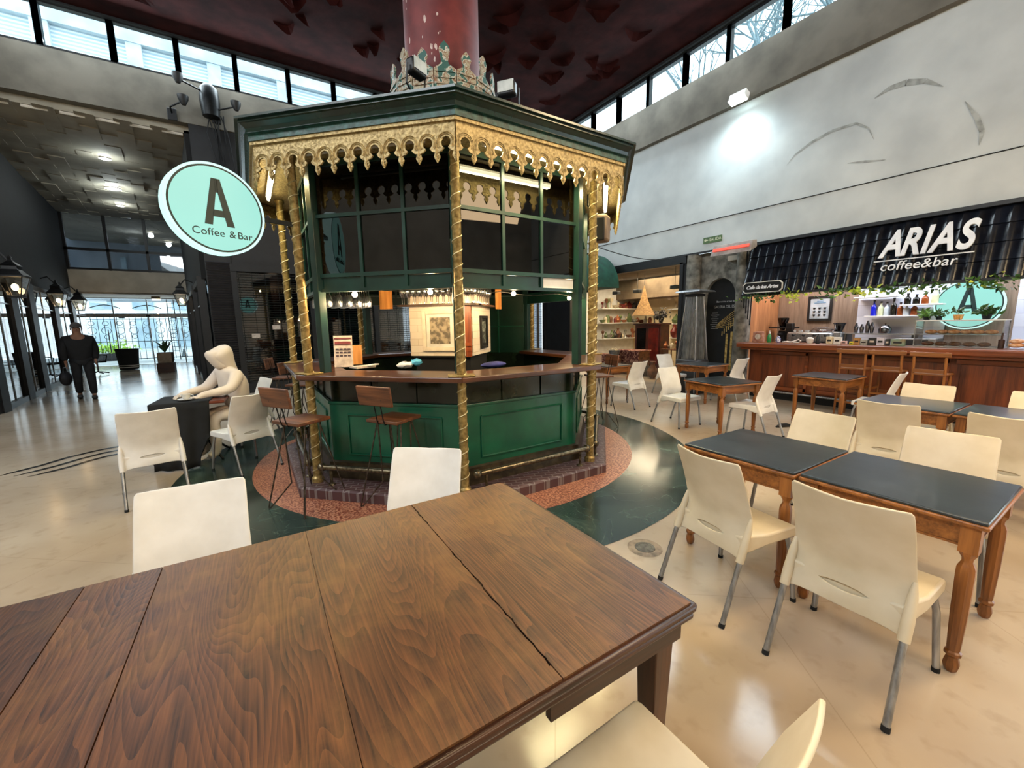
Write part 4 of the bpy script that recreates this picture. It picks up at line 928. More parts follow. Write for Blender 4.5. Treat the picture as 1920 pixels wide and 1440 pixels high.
# ------------------------------------------------------------------ the big brown table
M_oak = wood('worn_brown_oak', '#2b160b', '#704425', 'Y', .55, .36, bump=.25, ring=20, worn='#87602f', coat=.06)
def oak_top():
    m, nt, b, out = _base('cathedral_oak'); N = nt.nodes; L = nt.links
    tc = N.new('ShaderNodeTexCoord'); oi = N.new('ShaderNodeObjectInfo'); mp = N.new('ShaderNodeMapping'); mp.inputs['Scale'].default_value = (1, .13, 1)
    ad0 = N.new('ShaderNodeVectorMath'); ad0.operation = 'ADD'; mu = N.new('ShaderNodeVectorMath'); mu.operation = 'SCALE'; mu.inputs['Scale'].default_value = 7.0
    L.new(oi.outputs['Location'], mu.inputs[0]); L.new(tc.outputs['Object'], ad0.inputs[0]); L.new(mu.outputs[0], ad0.inputs[1]); L.new(ad0.outputs[0], mp.inputs[0])
    nz = N.new('ShaderNodeTexNoise'); nz.inputs['Scale'].default_value = 3.2; nz.inputs['Detail'].default_value = 1.5; nz.inputs['Distortion'].default_value = .5
    ma = N.new('ShaderNodeMath'); ma.operation = 'MULTIPLY'; ma.inputs[1].default_value = 70; fr = N.new('ShaderNodeMath'); fr.operation = 'FRACT'
    L.new(mp.outputs[0], nz.inputs['Vector']); L.new(nz.outputs['Fac'], ma.inputs[0]); L.new(ma.outputs[0], fr.inputs[0])
    mp2 = N.new('ShaderNodeMapping'); mp2.inputs['Scale'].default_value = (1, .035, 1); nf = N.new('ShaderNodeTexNoise'); nf.inputs['Scale'].default_value = 150; nf.inputs['Detail'].default_value = 3
    L.new(ad0.outputs[0], mp2.inputs[0]); L.new(mp2.outputs[0], nf.inputs['Vector'])
    m1 = N.new('ShaderNodeMath'); m1.operation = 'MULTIPLY'; m1.inputs[1].default_value = .30; m2 = N.new('ShaderNodeMath'); m2.operation = 'MULTIPLY_ADD'; m2.inputs[1].default_value = .9
    L.new(fr.outputs[0], m1.inputs[0]); L.new(nf.outputs['Fac'], m2.inputs[0]); L.new(m1.outputs[0], m2.inputs[2])
    rp = N.new('ShaderNodeValToRGB'); e = rp.color_ramp.elements; e[0].position = .28; e[0].color = rgb('#24130a'); e[1].position = .86; e[1].color = rgb('#6f4527'); x = e.new(.55); x.color = rgb('#50301c')
    L.new(m2.outputs[0], rp.inputs[0])
    nw = N.new('ShaderNodeTexNoise'); nw.inputs['Scale'].default_value = 1.7; nw.inputs['Detail'].default_value = 9; nw.inputs['Roughness'].default_value = .7; rw = N.new('ShaderNodeValToRGB'); rw.color_ramp.elements[0].position = .47; rw.color_ramp.elements[1].position = .68; rw.color_ramp.elements[1].color = (.55, .55, .55, 1)
    mx = N.new('ShaderNodeMix'); mx.data_type = 'RGBA'; mx.inputs['B'].default_value = rgb('#8d6637'); L.new(ad0.outputs[0], nw.inputs['Vector']); L.new(nw.outputs['Fac'], rw.inputs[0]); L.new(rw.outputs[0], mx.inputs['Factor']); L.new(rp.outputs[0], mx.inputs['A'])
    hs = N.new('ShaderNodeHueSaturation'); rn = N.new('ShaderNodeMapRange'); rn.inputs['To Min'].default_value = .72; rn.inputs['To Max'].default_value = 1.12; L.new(oi.outputs['Random'], rn.inputs['Value']); L.new(rn.outputs[0], hs.inputs['Value']); L.new(mx.outputs['Result'], hs.inputs['Color']); L.new(hs.outputs[0], b.inputs['Base Color'])
    rr_ = N.new('ShaderNodeMapRange'); rr_.inputs['To Min'].default_value = .34; rr_.inputs['To Max'].default_value = .55; L.new(nw.outputs['Fac'], rr_.inputs['Value']); L.new(rr_.outputs[0], b.inputs['Roughness'])
    bp = N.new('ShaderNodeBump'); bp.inputs['Strength'].default_value = .35; bp.inputs['Distance'].default_value = .002; L.new(m2.outputs[0], bp.inputs['Height']); L.new(bp.outputs[0], b.inputs['Normal'])
    return m
M_oak = oak_top()
M_oakdk = wood('dark_oak_edge', '#1f0f08', '#4a2714', 'X', .8, .32, ring=5)
M_oakleg = wood('dark_oak_leg', '#241108', '#522c15', 'Z', .8, .35, ring=5)
M_gap = pm('dark_gap', '#070403', '#0d0806', 6, 1, spec=.05)
T = thing('dining_table', 'large brown oak extension table with worn planks filling the foreground', 'table', (-.3, 1.235, 0))
TH_ = .762; ye = .565
seams = [1.04, .545, .098, -.357, -.558, -1.06, -1.6]
for i in range(len(seams) - 1):
    x0, x1 = seams[i + 1], seams[i]; b = MB(); b.box((0, 0, 0), (x1 - x0 - (.005 if i in (0, 3) else .0016), 1.13, .022)); o = b.build('plank', M_oak, T, smooth=False); o.location = ((x0 + x1) / 2 + .3, 0, TH_ - .011)
b = MB()
for s in (-1, 1):
    b.box((.02, s * .563, TH_ - .017), (2.66, .034, .022)); b.box((.02, s * .558, TH_ - .037), (2.64, .04, .02)); 
b.box((1.345, 0, TH_ - .017), (.03, 1.15, .022)); b.box((1.335, 0, TH_ - .037), (.04, 1.13, .02))
b.build('moulded_edge', M_oakdk, T, bevel=.008, seg=3)
b = MB(); b.box((1.075, -.535, TH_ - .085), (.50, .022, .085)); b.box((1.075, .50, TH_ - .085), (.50, .022, .08)); b.box((1.285, 0, TH_ - .085), (.022, 1.0, .08)); b.box((-.3, -.47, TH_ - .085), (2.1, .022, .07)); b.box((-.3, .47, TH_ - .085), (2.1, .022, .07)); b.build('apron', M_oakdk, T, smooth=False)
MB().box((0, 0, TH_ - .028), (2.6, 1.1, .006)).build('under_board', M_gap, T, smooth=False)
b = MB(); rr = random.Random(14)
for (sx_, ya, yb, wd) in ((.845, -.52, .55, .0018),):  
    pts = [(sx_ + rr.uniform(-.004, .004) + (.006 if wd > .003 else 0), ya + (yb - ya) * i / 40, wd * rr.uniform(.3, 1.6)) for i in range(41)]
    for (xa, y0_, wa), (xb, y1_, wb) in zip(pts, pts[1:]): b._add([Vector((xa - wa, y0_, TH_ + .0006)), Vector((xa + wa, y0_, TH_ + .0006)), Vector((xb + wb, y1_, TH_ + .0006)), Vector((xb - wb, y1_, TH_ + .0006))], [(0, 1, 2, 3)])
b.build('splintered_crack', M_gap, T, smooth=False)
for x in (1.275, -1.2):
    for y in (-.49, .49):
        b = MB(); s0, s1 = .042, .022; z1 = TH_ - .045
        b.hexa([(x - s1, y - s1, 0), (x + s1, y - s1, 0), (x + s1, y + s1, 0), (x - s1, y + s1, 0), (x - s0, y - s0, z1), (x + s0, y - s0, z1), (x + s0, y + s0, z1), (x - s0, y + s0, z1)]); b.build('leg', M_oakleg, T, smooth=False, bevel=.004)
# ------------------------------------------------------------------ stools at the kiosk
M_stoolwood = wood('stool_plank', '#3c2114', '#83502f', 'X', 1.2, .45, ring=4)
def make_stool():
    t = thing('bar_stool', 'bar stool', 'stool'); h = .785
    MB().box((0, 0, h), (.34, .33, .03)).build('seat', M_stoolwood, t, bevel=.006)
    MB().box((0, -.225, h + .235), (.36, .024, .17), rx=.16).build('backrest', M_stoolwood, t, bevel=.006)
    b = MB()
    for s in (-1, 1):
        b.tube([(s * .035, -.02, h - .02), (s * .035, -.16, h - .022), (s * .035, -.175, h + .02), (s * .035, -.222, h + .28)], .0055, 6)
        b.tube([(s * .075, -.235, h + .28), (s * .075, -.228, h + .20), (s * .035, -.205, h + .19)], .005, 6)
    b.box((0, 0, h - .018), (.2, .2, .006)); b.build('back_bracket', M_blackmetal, t)
    for sx in (-1, 1):
        for sy in (-1, 1):
            f = Vector((sx * .235, sy * .225, .008)); a = Vector((sx * .13, sy * .07, h - .018)); c = Vector((sx * .07, sy * .13, h - .018)); d = (Vector((sx * .09, sy * .09, .22)))
            MB().tube([a, f + Vector((-sx * .004, sy * .0, .02)), f, f + Vector((-sx * .012, -sy * .012, .004)), d, c * .62 + d * .38, c], .0065, 6).build('leg', M_hair, t)
    return t
M_hair = pm('raw_hairpin_steel', '#3d3631', '#6a5f55', 30, .4, .8)
st0 = make_stool(); st0.location = (.34, 3.90, 0); st0.rotation_euler = (0, 0, math.radians(32 - 90)); st0['label'] = 'wooden hairpin bar stool by the left front column of the kiosk'; st0['group'] = 'hairpin bar stools'
st0.location = (.27, 3.98, 0); st0.rotation_euler = (0, 0, math.radians(32 - 90))
dup(st0, (.97, 3.56, 0), math.radians(33 - 90), 'wooden hairpin bar stool in front of the green panel at the front left side')
dup(st0, (.34, 7.6, 0), math.radians(-20 - 90), 'orange-brown hairpin bar stool farther back left of the rope-wound columns')
dup(st0, (.50, 6.55, 0), math.radians(-35 - 90), 'pale grey hairpin bar stool partly behind the left kiosk column')
dup(st0, (4.45, 4.62, 0), math.radians(165 - 90), 'hairpin bar stool half hidden behind the right kiosk column')
# ------------------------------------------------------------------ folding bar chairs at the wooden bar
def make_barchair():
    t = thing('bar_chair', 'bar chair', 'stool'); h = .80
    for s in (-1, 1): MB().tube([(s * .17, -.20, 0), (s * .165, -.16, h), (s * .165, -.19, h + .32)], .016, 8).build('back_leg', M_honey, t); MB().tube([(s * .16, .19, 0), (s * .15, .15, h)], .016, 8).build('front_leg', M_honey, t)
    MB().box((0, 0, h), (.36, .36, .025)).build('seat', M_honeyX, t, bevel=.006)
    MB().box((0, -.20, h + .285), (.43, .022, .065)).build('top_rail', M_honeyX, t, bevel=.012); MB().box((0, -.185, h + .05), (.32, .02, .05)).build('lower_rail', M_honeyX, t, bevel=.004); b = MB()
    for z in (.25, .45): b.box((0, -.19, z), (.33, .018, .03)); b.box((0, .18, z), (.31, .018, .03)); b.box((-.165, 0, z + .06), (.018, .36, .03)); b.box((.165, 0, z + .06), (.018, .36, .03))
    b.build('stretchers', M_honeyX, t); return t
bc0 = make_barchair(); bc0.location = (8.28, 2.66, 0); bc0.rotation_euler = (0, 0, -PI / 2); bc0['label'] = 'tall wooden chair at the bar, leftmost of three in a row'; bc0['group'] = 'tall wooden bar chairs'
dup(bc0, (8.28, 2.24, 0), -PI / 2 + .04, 'tall wooden chair at the bar, middle of three in a row'); dup(bc0, (8.22, 1.75, 0), -PI / 2 - .03, 'tall wooden chair at the bar, rightmost of three in a row')
# ------------------------------------------------------------------ wooden bar under the black awning
M_mahog = wood('mahogany_front', '#3c1a0c', '#7d3f1d', 'Z', .9, .35, ring=3)
M_mahogY = wood('mahogany_rail', '#4a2212', '#8e4b26', 'Y', .9, .28, ring=3, coat=.2)
BAR = thing('bar_counter', 'long mahogany bar counter with panelled front along the right wall', 'bar counter', (8.75, 1.4, 0))
MB().box((.10, .0, 1.10), (.66, 6.8, .10)).build('counter_top', M_mahogY, BAR, bevel=.02, seg=3)
MB().box((.10, 0, 1.03), (.54, 6.66, .05)).build('cornice', M_mahogY, BAR, bevel=.01)
b = MB(); b.box((.24, 0, .60), (.36, 6.5, .82)); b.build('body', M_mahog, BAR, smooth=False)
for i in range(7):
    y = 3.05 - i * .93 - .46; p = MB(); p.box((.052, y, .60), (.02, .76, .62)); o = p.build('front_panel', M_mahog, BAR, bevel=.004)
    q = MB(); q.box((.045, y - .41, .60), (.03, .05, .8)); q.box((.045, y, .95), (.03, .86, .06)); q.box((.045, y, .25), (.03, .86, .07)); q.build('panel_frame', M_mahogY, o, smooth=False)
MB().box((.30, 0, .10), (.30, 6.5, .20)).build('plinth', M_blackmat, BAR, smooth=False)
b = MB(); b.tube([(-.12, -3.2, .19), (-.12, 3.2, .19)], .018, 8)
for i in range(5): b.tube([(-.12, -3 + i * 1.5, .19), (.05, -3 + i * 1.5, .19)], .012, 6); b.tube([(-.12, -3 + i * 1.5, .19), (-.12, -3 + i * 1.5, 0)], .012, 6)
b.build('foot_rail', M_alu, BAR)
M_wallwood = wood('grey_brown_boards', '#6d5a4b', '#9a8673', 'Z', .8, .6, ring=2)
M_wtile = brick('white_wall_tiles', '#dfe3ee', '#cfd5e6', '#aab0c4', .22, .075, .003, .25, rot=(PI / 2, 0, PI / 2))
struct(MB().box((10.75, 4.4, 1.5), (.1, 1.8, 3.0)).build('wall_bar_left', M_wallwood, smooth=False))
struct(MB().box((10.74, 2.85, 1.5), (.1, 1.32, 3.0)).build('wall_bar_tiled', M_wtile, smooth=False))
struct(MB().box((10.75, 1.80, 1.5), (.12, .80, 3.0)).build('wall_bar_middle', M_wallwood, smooth=False))
struct(MB().box((10.74, -.1, 1.5), (.1, 3.0, 3.0)).build('wall_bar_right', M_wtile, smooth=False))
struct(MB().box((9.98, 5.10, 1.5), (1.5, .1, 3.0)).build('wall_bar_side', wood('orange_side_boards', '#8a5a38', '#c98f60', 'Z', .8, .5, ring=2), smooth=False))
struct(MB().box((9.9, -1.6, 1.5), (1.8, .1, 3.0)).build('wall_bar_end', M_wallwood, smooth=False))
struct(MB().box((9.9, 1.8, 2.95), (1.9, 7.1, .1)).build('ceiling_bar', M_offwhite, smooth=False))
# awning of black pantile sheets
M_awn = pm('black_glazed_tile', '#080a10', '#141924', 7, .22, bump=.1)
AW = thing('tiled_awning', 'black pantile awning with the ARIAS coffee & bar lettering above the bar', 'awning', (8.88, 1.4, 3.12))
prof = []; HZ = -1.0; DX = -.26
def awx(z): return DX * (z / HZ)
b = MB(); bm = b.bm; N_ = 46; L = 6.8; rows = []
def ribs(t):   # height of the pantile wave
    f = (t * 44) % 1.0; return .028 * max(0, math.cos((f - .5) * 2 * PI)) ** 1.5
nY = 44 * 6; zs = []
for r in range(4):
    z0, z1 = -r * .25, -(r + 1) * .25; zs += [(z0, 0), (z1, .022)]
for z, lift in zs:
    rows.append([bm.verts.new((awx(z) - lift - ribs(i / nY), -L / 2 + L * i / nY, z)) for i in range(nY + 1)])
for A, B in zip(rows, rows[1:]):
    for i in range(nY): bm.faces.new((A[i], A[i + 1], B[i + 1], B[i]))
o = b.build('tile_sheet', M_awn, AW, angle=25)
b = MB()
for s in (-1, 1): b.plate([(0, 0), (0, -1.0), (DX - .02, -1.0), (0, 0)][:3], (0, s * L / 2, 0), (1, 0, 0), (0, 0, 1), .02)
b.box((-.03, 0, .02), (.10, L + .05, .05)); b.box((DX - .0, 0, -1.01), (.09, L, .04)); b.build('edge_trim', M_black, AW, smooth=False)
slope = Vector((-DX, 0, 1.0)).normalized(); ayv = (slope.x, 0, slope.z); nrm = Vector((-slope.z, 0, slope.x))
M_letters = pm('white_letters', '#d7dbe2', '#eef1f5', 6, .5)
def on_awning(Y, z, out=.115): return (awx(z - 3.12) + nrm.x * out, Y - 1.4, z - 3.12 + nrm.z * out)
for ch, Y, z in zip('ARIAS', (2.50, 2.28, 2.115, 1.93, 1.70), (2.71,) * 5):
    text_mesh('letter_' + ch.lower(), ch, .585, on_awning(Y, z), (0, -1, 0), ayv, M_letters, AW, .012, .016, .22, xs=.62 if ch != 'S' else .64)
b = MB(); p0, p1 = Vector(on_awning(2.68, 2.475)), Vector(on_awning(1.58, 2.475)); b.beam(p0, p1, .012, .016); b.build('underline', M_letters, AW, smooth=False)
text_mesh('coffee_and_bar_lettering', 'coffee&bar', .20, on_awning(2.16, 2.375), (0, -1, 0), ayv, M_letters, AW, .008, .0, .12, spacing=1.02, xs=.95)
# hanging cafe sign
t = thing('hanging_sign', 'black sign with white border reading Cafe de los Artes under the awning corner', 'sign', (8.40, 4.29, 2.235), math.radians(-90))
cut = .05; w_, h_ = .37, .105; oc = [(-w_, -h_ + cut), (-w_ + cut, -h_), (w_ - cut, -h_), (w_, -h_ + cut), (w_, h_ - cut), (w_ - cut, h_), (-w_ + cut, h_), (-w_, h_ - cut)]
MB().plate(oc, (0, 0, 0), (1, 0, 0), (0, 0, 1), .02).build('border', M_white, t, smooth=False); MB().plate([(x * .955, y * .86) for x, y in oc], (0, -.02, 0), (1, 0, 0), (0, 0, 1), .003).build('face', M_blackmat, t, smooth=False)
text_mesh('sign_lettering', 'Cafe de los Artes', .094, (0, -.026, 0), (1, 0, 0), (0, 0, 1), M_letters, t, .002, .003, .3, spacing=.9, xs=1.0)
MB().tube([(-.2, .01, h_), (-.2, .05, h_ + .12)], .006, 5).build('hook', M_blackmetal, t); MB().tube([(.2, .01, h_), (.2, .05, h_ + .12)], .006, 5).build('hook', M_blackmetal, t)
# garlands of artificial vine along the awning edge
M_vine = pm('vine_leaf', '#2c4a23', '#5f8a3a', 9, .5); M_vinel = pm('yellow_vine_leaf', '#a9bd2b', '#e2ea5c', 7, .5)
rr = random.Random(21)
for (ya, yb, lb, m) in ((4.75, 4.05, 'green vine sprig hanging under the cafe sign', M_vine), (4.0, 3.62, 'yellow-green vine cluster left of the framed coffee chart', M_vinel), (3.35, 2.9, 'dull vine sprig right of the framed coffee chart', M_vine), (3.0, 2.62, 'yellow-green vine cluster above the blue bottle', M_vinel), (2.7, 1.75, 'dark vine garland from the shelves to the round sign', M_vine), (1.72, 1.1, 'dark and yellow vine garland right of the round sign', M_vine)):
    t = thing('vine_garland', lb, 'vine', (8.58, (ya + yb) / 2, 2.06)); n = int(90 * (ya - yb) + 14)
    leaves(n, (.04, (ya - yb) / 3.2, .045), (0, 0, 0), .085, rr).build('leaves', m, t, smooth=False)
    if m is M_vine: leaves(9, (.03, (ya - yb) / 3.2, .05), (0, 0, 0), .07, rr).build('pale_leaves', M_vinel, t, smooth=False)
    MB().tube([(0, (ya - yb) / 2, .03), (0, 0, .0), (0, -(ya - yb) / 2, .03)], .005, 5).build('stem', M_vine, t)
# things on the bar
def lath(name, label, cat, loc, prof, m, group=None, n=16, cap=True):
    o = MB().lathe(prof, n=n, cap=cap).build(name, m); o.location = loc; return tag(o, label, cat, group)
CZ = 1.152
t = thing('paper_bag', 'kraft paper bag printed with a pale emblem at the left end of the bar', 'bag', (8.85, 4.52, CZ)); o = MB().hexa([(-.06, -.10, 0), (.06, -.10, 0), (.06, .10, 0), (-.06, .10, 0), (-.04, -.09, .20), (.04, -.09, .22), (.05, .09, .22), (-.05, .09, .20)]).build('bag', pm('printed_kraft', '#8a5542', '#b98a74', 14, .7), t, bevel=.008)
MB().lathe([(.055, 0), (.055, .003)], n=16).build('emblem', M_paper, t); t.children[-1].rotation_euler = (0, -PI / 2, 0); t.children[-1].location = (-.058, -.01, .11)
t = thing('spray_bottle', 'green liquid bottle with white spray cap on the bar', 'bottle', (8.85, 4.31, CZ)); MB().lathe([(.035, 0), (.037, .01), (.037, .12), (.02, .16), (.014, .175)], n=14).build('body', pm('green_liquid', '#1f7a3f', '#2f9a55', 5, .2), t); MB().lathe([(.016, .172), (.016, .2), (.01, .21), (.008, .235)], n=12).build('cap', M_white, t)
t = thing('patterned_jar', 'small blue and white patterned jar on the bar', 'jar', (8.85, 4.14, CZ)); MB().lathe([(.03, 0), (.045, .03), (.045, .08), (.03, .10)], n=14).build('body', pm('blue_white_pattern', '#2b3f8f', '#dfe4f2', 45, .4, lo=.45, hi=.55), t); MB().lathe([(.03, .10), (.028, .12), (.006, .125), (.008, .135)], n=12).build('lid', pm('blue_white_pattern', '#2b3f8f', '#dfe4f2'), t)
t = thing('folded_towel', 'twisted white cloth lying on the bar beside the jar', 'towel', (8.83, 3.93, CZ + .012)); MB().tube([(0, .12, 0), (.01, .04, .008), (0, -.04, .004), (.01, -.11, .03), (0, -.16, .06), (.0, -.20, .03), (.0, -.17, .0), (0, -.08, .0)], [.012, .017, .015, .014, .012, .012, .012, .01], 8).build('cloth', M_white, t)
lath('sugar_bowl', 'white ceramic cup in the middle left of the bar', 'cup', (8.85, 3.585, CZ), [(.04, 0), (.055, .03), (.06, .09), (.05, .10), (.03, .115)], M_white)
lath('dark_bottle', 'small dark sauce bottle beside the white ceramic cup', 'bottle', (8.86, 3.46, CZ), [(.028, 0), (.03, .01), (.03, .11), (.012, .15), (.012, .18)], M_black)
for (y, w2, h2, m, lb) in ((3.27, .10, .13, pm('pale_label_jar', '#c9b184', '#e6dcc4', 30, .5), 'cream labelled packet on the bar under the vine'), (3.15, .11, .125, M_white, 'white card box with dark print on the bar'), (3.05, .07, .06, pm('pink_ceramic', '#c79a96', '#e5c4c0', 6, .5), 'small pink pot on the bar'), (2.94, .06, .05, pm('yellow_plastic', '#c7c21f', '#e6e04a', 6, .5), 'small bright yellow tub on the bar'), (2.87, .09, .12, pm('kraft_card', '#a5763f', '#c9995c', 12, .7), 'kraft brown packet on the bar behind the yellow tub'), (2.77, .10, .09, M_alu, 'shiny metal canister on the bar'), (2.66, .10, .125, M_black, 'black card with a pale ring print on the bar'), (2.55, .10, .13, pm('lilac_card', '#b8b2bd', '#d6d2da', 20, .6), 'pale lilac printed card standing on the bar'), (2.46, .05, .11, M_black, 'narrow black packet on the bar'), (2.33, .17, .11, pm('teal_kraft_box', '#8d7757', '#6fa08e', 8, .6), 'wide box with ring print and teal side on the bar')):
    t = thing('packet', lb, 'packet', (8.86, y, CZ)); MB().box((0, 0, h2 / 2), (.06, w2, h2)).build('box', m, t, bevel=.004); MB().box((-.032, 0, h2 * .5), (.003, w2 * .6, h2 * .25)).build('print', M_paper if m is M_black else M_black, t, smooth=False)
# glass pastry case
t = thing('pastry_case', 'glass pastry case standing on the bar below the round sign', 'display case', (9.2, 1.72, CZ)); b = MB()
for x in (-.2, .2):
    for y in (-.46, .46): b.box((x, y, .2), (.012, .012, .40))
for z in (.0, .40): b.box((-.2, 0, z), (.014, .92, .014)); b.box((.2, 0, z), (.014, .92, .014)); b.box((0, -.46, z), (.4, .014, .014)); b.box((0, .46, z), (.4, .014, .014))
b.build('case_frame', M_steel, t, smooth=False); b = MB(); b.box((-.2, 0, .2), (.004, .92, .40)); b.box((0, .46, .2), (.4, .004, .4)); b.box((0, -.46, .2), (.4, .004, .4)); b.build('glass_sides', M_glass, t, smooth=False)
MB().box((0, 0, .402), (.42, .94, .012)).build('top_shelf', M_white, t, smooth=False); MB().box((0, 0, .185), (.36, .88, .008)).build('middle_shelf', M_steel, t, smooth=False)
M_bread = pm('baked_crust', '#a8632f', '#e0b27c', 26, .6, bump=.2)
def pastry(x, y, z, s, lb, grp, m=M_bread):
    o = MB().ball((0, 0, 0), .05, 10, (.9, 1.5, .7)).build('pastry', m); o.location = (x, y, z + .03 * s); o.scale = (s, s, s); return tag(o, lb, 'pastry', grp)
for i in range(6): pastry(9.12 + .05 * (i % 2), 2.02 - i * .125, CZ + .195, 1, 'golden pastry on the middle shelf of the glass case', 'pastries on the middle shelf')
for i in range(5): pastry(9.12, 2.04 - i * .15, CZ + .012, 1.0, 'dark glazed pastry on the bottom of the glass case', 'pastries on the case floor', pm('dark_crust', '#4a2a14', '#7d5230', 26, .5))
for i in range(3):
    for j in range(2):
        for k2 in range(2): pastry(8.95 + .1 * j, 1.12 - i * .13, CZ + .02 + k2 * .055, .95, 'pale glazed croissant piled at the right end of the bar', 'croissants at the bar end', pm('pale_crust', '#c98a5c', '#eccaa6', 26, .5))
def pot_plant(x, y, z, r, lb, mp, ml, n, s=.1, loc_m=None):
    t = thing('potted_plant', lb, 'plant', (x, y, z)); MB().lathe([(r * .7, 0), (r, r * 1.3), (r * 1.05, r * 1.35), (r * .8, r * 1.3), (.001, r * 1.2)], n=14).build('pot', mp, t); leaves(n, (r * .6, r * .8, r * .5), (0, 0, r * 2.1), s, random.Random(int(x * 100 + y * 37))).build('foliage', ml, t, smooth=False)
M_herb = pm('fresh_herb', '#4c7a2c', '#8dba4f', 8, .5)
pot_plant(9.2, 2.11, CZ + .41, .05, 'bright green herb in a small black pot, leftmost above the pastry case', M_blackmat, M_herb, 60, .09)
pot_plant(9.2, 1.97, CZ + .41, .042, 'darker herb in a small black pot, second above the pastry case', M_blackmat, M_vine, 46, .07)
pot_plant(9.2, 1.76, CZ + .41, .06, 'sparse plant in an orange basket above the pastry case', pm('orange_basket', '#c07a2a', '#eeb05a', 40, .6, bump=.3), M_vine, 12, .09)
pot_plant(9.2, 1.47, CZ + .41, .055, 'bushy dark plant at the right end of the pastry case top', M_blackmat, M_vine, 70, .10)
lath('utensil_jar', 'thin dark tongs standing in a jar right of the pastry case', 'utensils', (9.0, 1.26, CZ), [(.03, 0), (.032, .12), (.012, .13), (.01, .22)], pm('dark_brown', '#2a1a14', '#4a2e22', 6, .5))
# lit round sign on the rear wall
sg2 = round_sign('round_sign', 'round mint lit sign with a dark letter A on the rear wall of the bar', (10.62, 1.93, 1.82), -PI / 2, .43, False, .06, 1.0)
# shelves and bottles behind the bar
def wshelf(y0, y1, z, lb, x=10.52, m=None):
    o = MB().box((0, 0, 0), (.26, y1 - y0, .025)).build('bottle_shelf', m or M_white, bevel=.003); o.location = (x, (y0 + y1) / 2, z); return tag(o, lb, 'shelf')
wshelf(2.45, 3.3, 1.64, 'pale wall shelf carrying the blue bottle behind the bar'); wshelf(2.85, 3.5, 2.02, 'short upper wall shelf behind the vine'); wshelf(2.2, 2.78, 1.84, 'short wall shelf with dark jars left of the round sign')
def bottle(x, y, z, h, r, m, lb, grp=None):
    t = thing('bottle', lb, 'bottle', (x, y, z), 0, grp); MB().lathe([(r * .95, 0), (r, .01), (r, h * .55), (r * .85, h * .64), (r * .36, h * .76), (r * .32, h * .95), (r * .4, h)], n=14).build('body', m, t); MB().lathe([(r * .42, h * .93), (r * .42, h * 1.03)], n=10).build('cap', M_black, t)
M_blueg = pm('cobalt_glass', '#0b12a0', '#1c2ad0', 5, .12, coat=.4); M_clearb = pm('pale_liquor', '#b5b98a', '#d9dcc0', 5, .12); M_winebt = pm('dark_wine_bottle', '#0c0d0a', '#1c1d16', 5, .15, coat=.4); M_amber = pm('amber_liquor', '#6b2f12', '#a3582a', 6, .15)
for (y, h, r, m, lb) in ((3.19, .30, .045, M_blueg, 'cobalt blue bottle on the wall shelf behind the bar'), (3.08, .27, .045, M_clearb, 'pale yellow bottle next to the blue one'), (2.99, .25, .042, pm('clear_spirit', '#aab4ba', '#ccd4d8', 5, .1), 'clear bottle between the yellow and the dark one'), (2.89, .33, .048, M_winebt, 'tall dark wine bottle on the wall shelf'), (2.79, .24, .045, M_amber, 'brown liquor bottle right of the wine bottle'), (2.70, .20, .05, pm('clear_spirit', '#aab4ba', '#ccd4d8'), 'short clear bottle with black top on the wall shelf'), (2.59, .22, .05, M_amber, 'reddish squat bottle at the right end of the wall shelf')): bottle(10.5, y, 1.652, h, r, m, lb)
for (y, h, m, lb) in ((2.70, .20, M_winebt, 'dark round jar on the short shelf, leftmost'), (2.58, .18, M_winebt, 'dark round jar on the short shelf, middle'), (2.46, .19, M_amber, 'dark amber jar on the short shelf'), (2.33, .26, M_clearb, 'yellow bottle with black top on the short shelf')): bottle(10.5, y, 1.852, h, .05, m, lb)
for (y, lb) in ((3.4, 'small clear bottle on the upper shelf behind the vine, left'), (3.2, 'small clear bottle on the upper shelf behind the vine, middle'), (3.0, 'small clear bottle on the upper shelf behind the vine, right')): bottle(10.5, y, 2.033, .2, .035, pm('clear_spirit', '#aab4ba', '#ccd4d8'), lb)
# work counter at the back, with its equipment
t = thing('back_counter', 'low steel work counter along the rear wall of the bar', 'counter', (10.38, 2.3, 0)); MB().box((0, 0, .45), (.52, 5.3, .9)).build('cabinet', M_steel, t, smooth=False); MB().box((-.02, 0, .92), (.58, 5.4, .04)).build('worktop', M_steel, t, smooth=False); b = MB()
for i in range(6): b.box((-.265, -2.3 + i * .92, .45), (.015, .8, .7))
b.build('doors', M_black, t, smooth=False)
t = thing('steel_shelf', 'raised steel shelf carrying the shakers behind the bar', 'shelf', (10.35, 3.0, .94)); MB().box((0, 0, .36), (.3, 1.2, .02)).build('board', M_steel, t, smooth=False); MB().box((0, .5, .18), (.26, .03, .36)).build('support', M_black, t, smooth=False); MB().box((0, -.5, .18), (.26, .03, .36)).build('support', M_black, t, smooth=False)
M_shaker = pm('polished_steel', '#5a5a5c', '#a4a4a8', 8, .2, .95)
for (y, h, lb) in ((3.38, .20, 'steel cocktail shaker on the raised shelf, leftmost'), (3.29, .18, 'steel cocktail shaker on the raised shelf, second'), (3.20, .25, 'tallest steel shaker on the raised shelf'), (3.13, .22, 'slim steel shaker right of the tallest')): lath('cocktail_shaker', lb, 'shaker', (10.32, y, 1.312), [(.025, 0), (.038, h * .55), (.036, h * .62), (.02, h * .85), (.014, h)], M_shaker)
lath('ice_bucket', 'round steel bucket with domed lid on the raised shelf', 'bucket', (10.32, 2.93, 1.312), [(.09, 0), (.10, .08), (.085, .12), (.05, .155), (.012, .17), (.014, .19)], M_shaker)
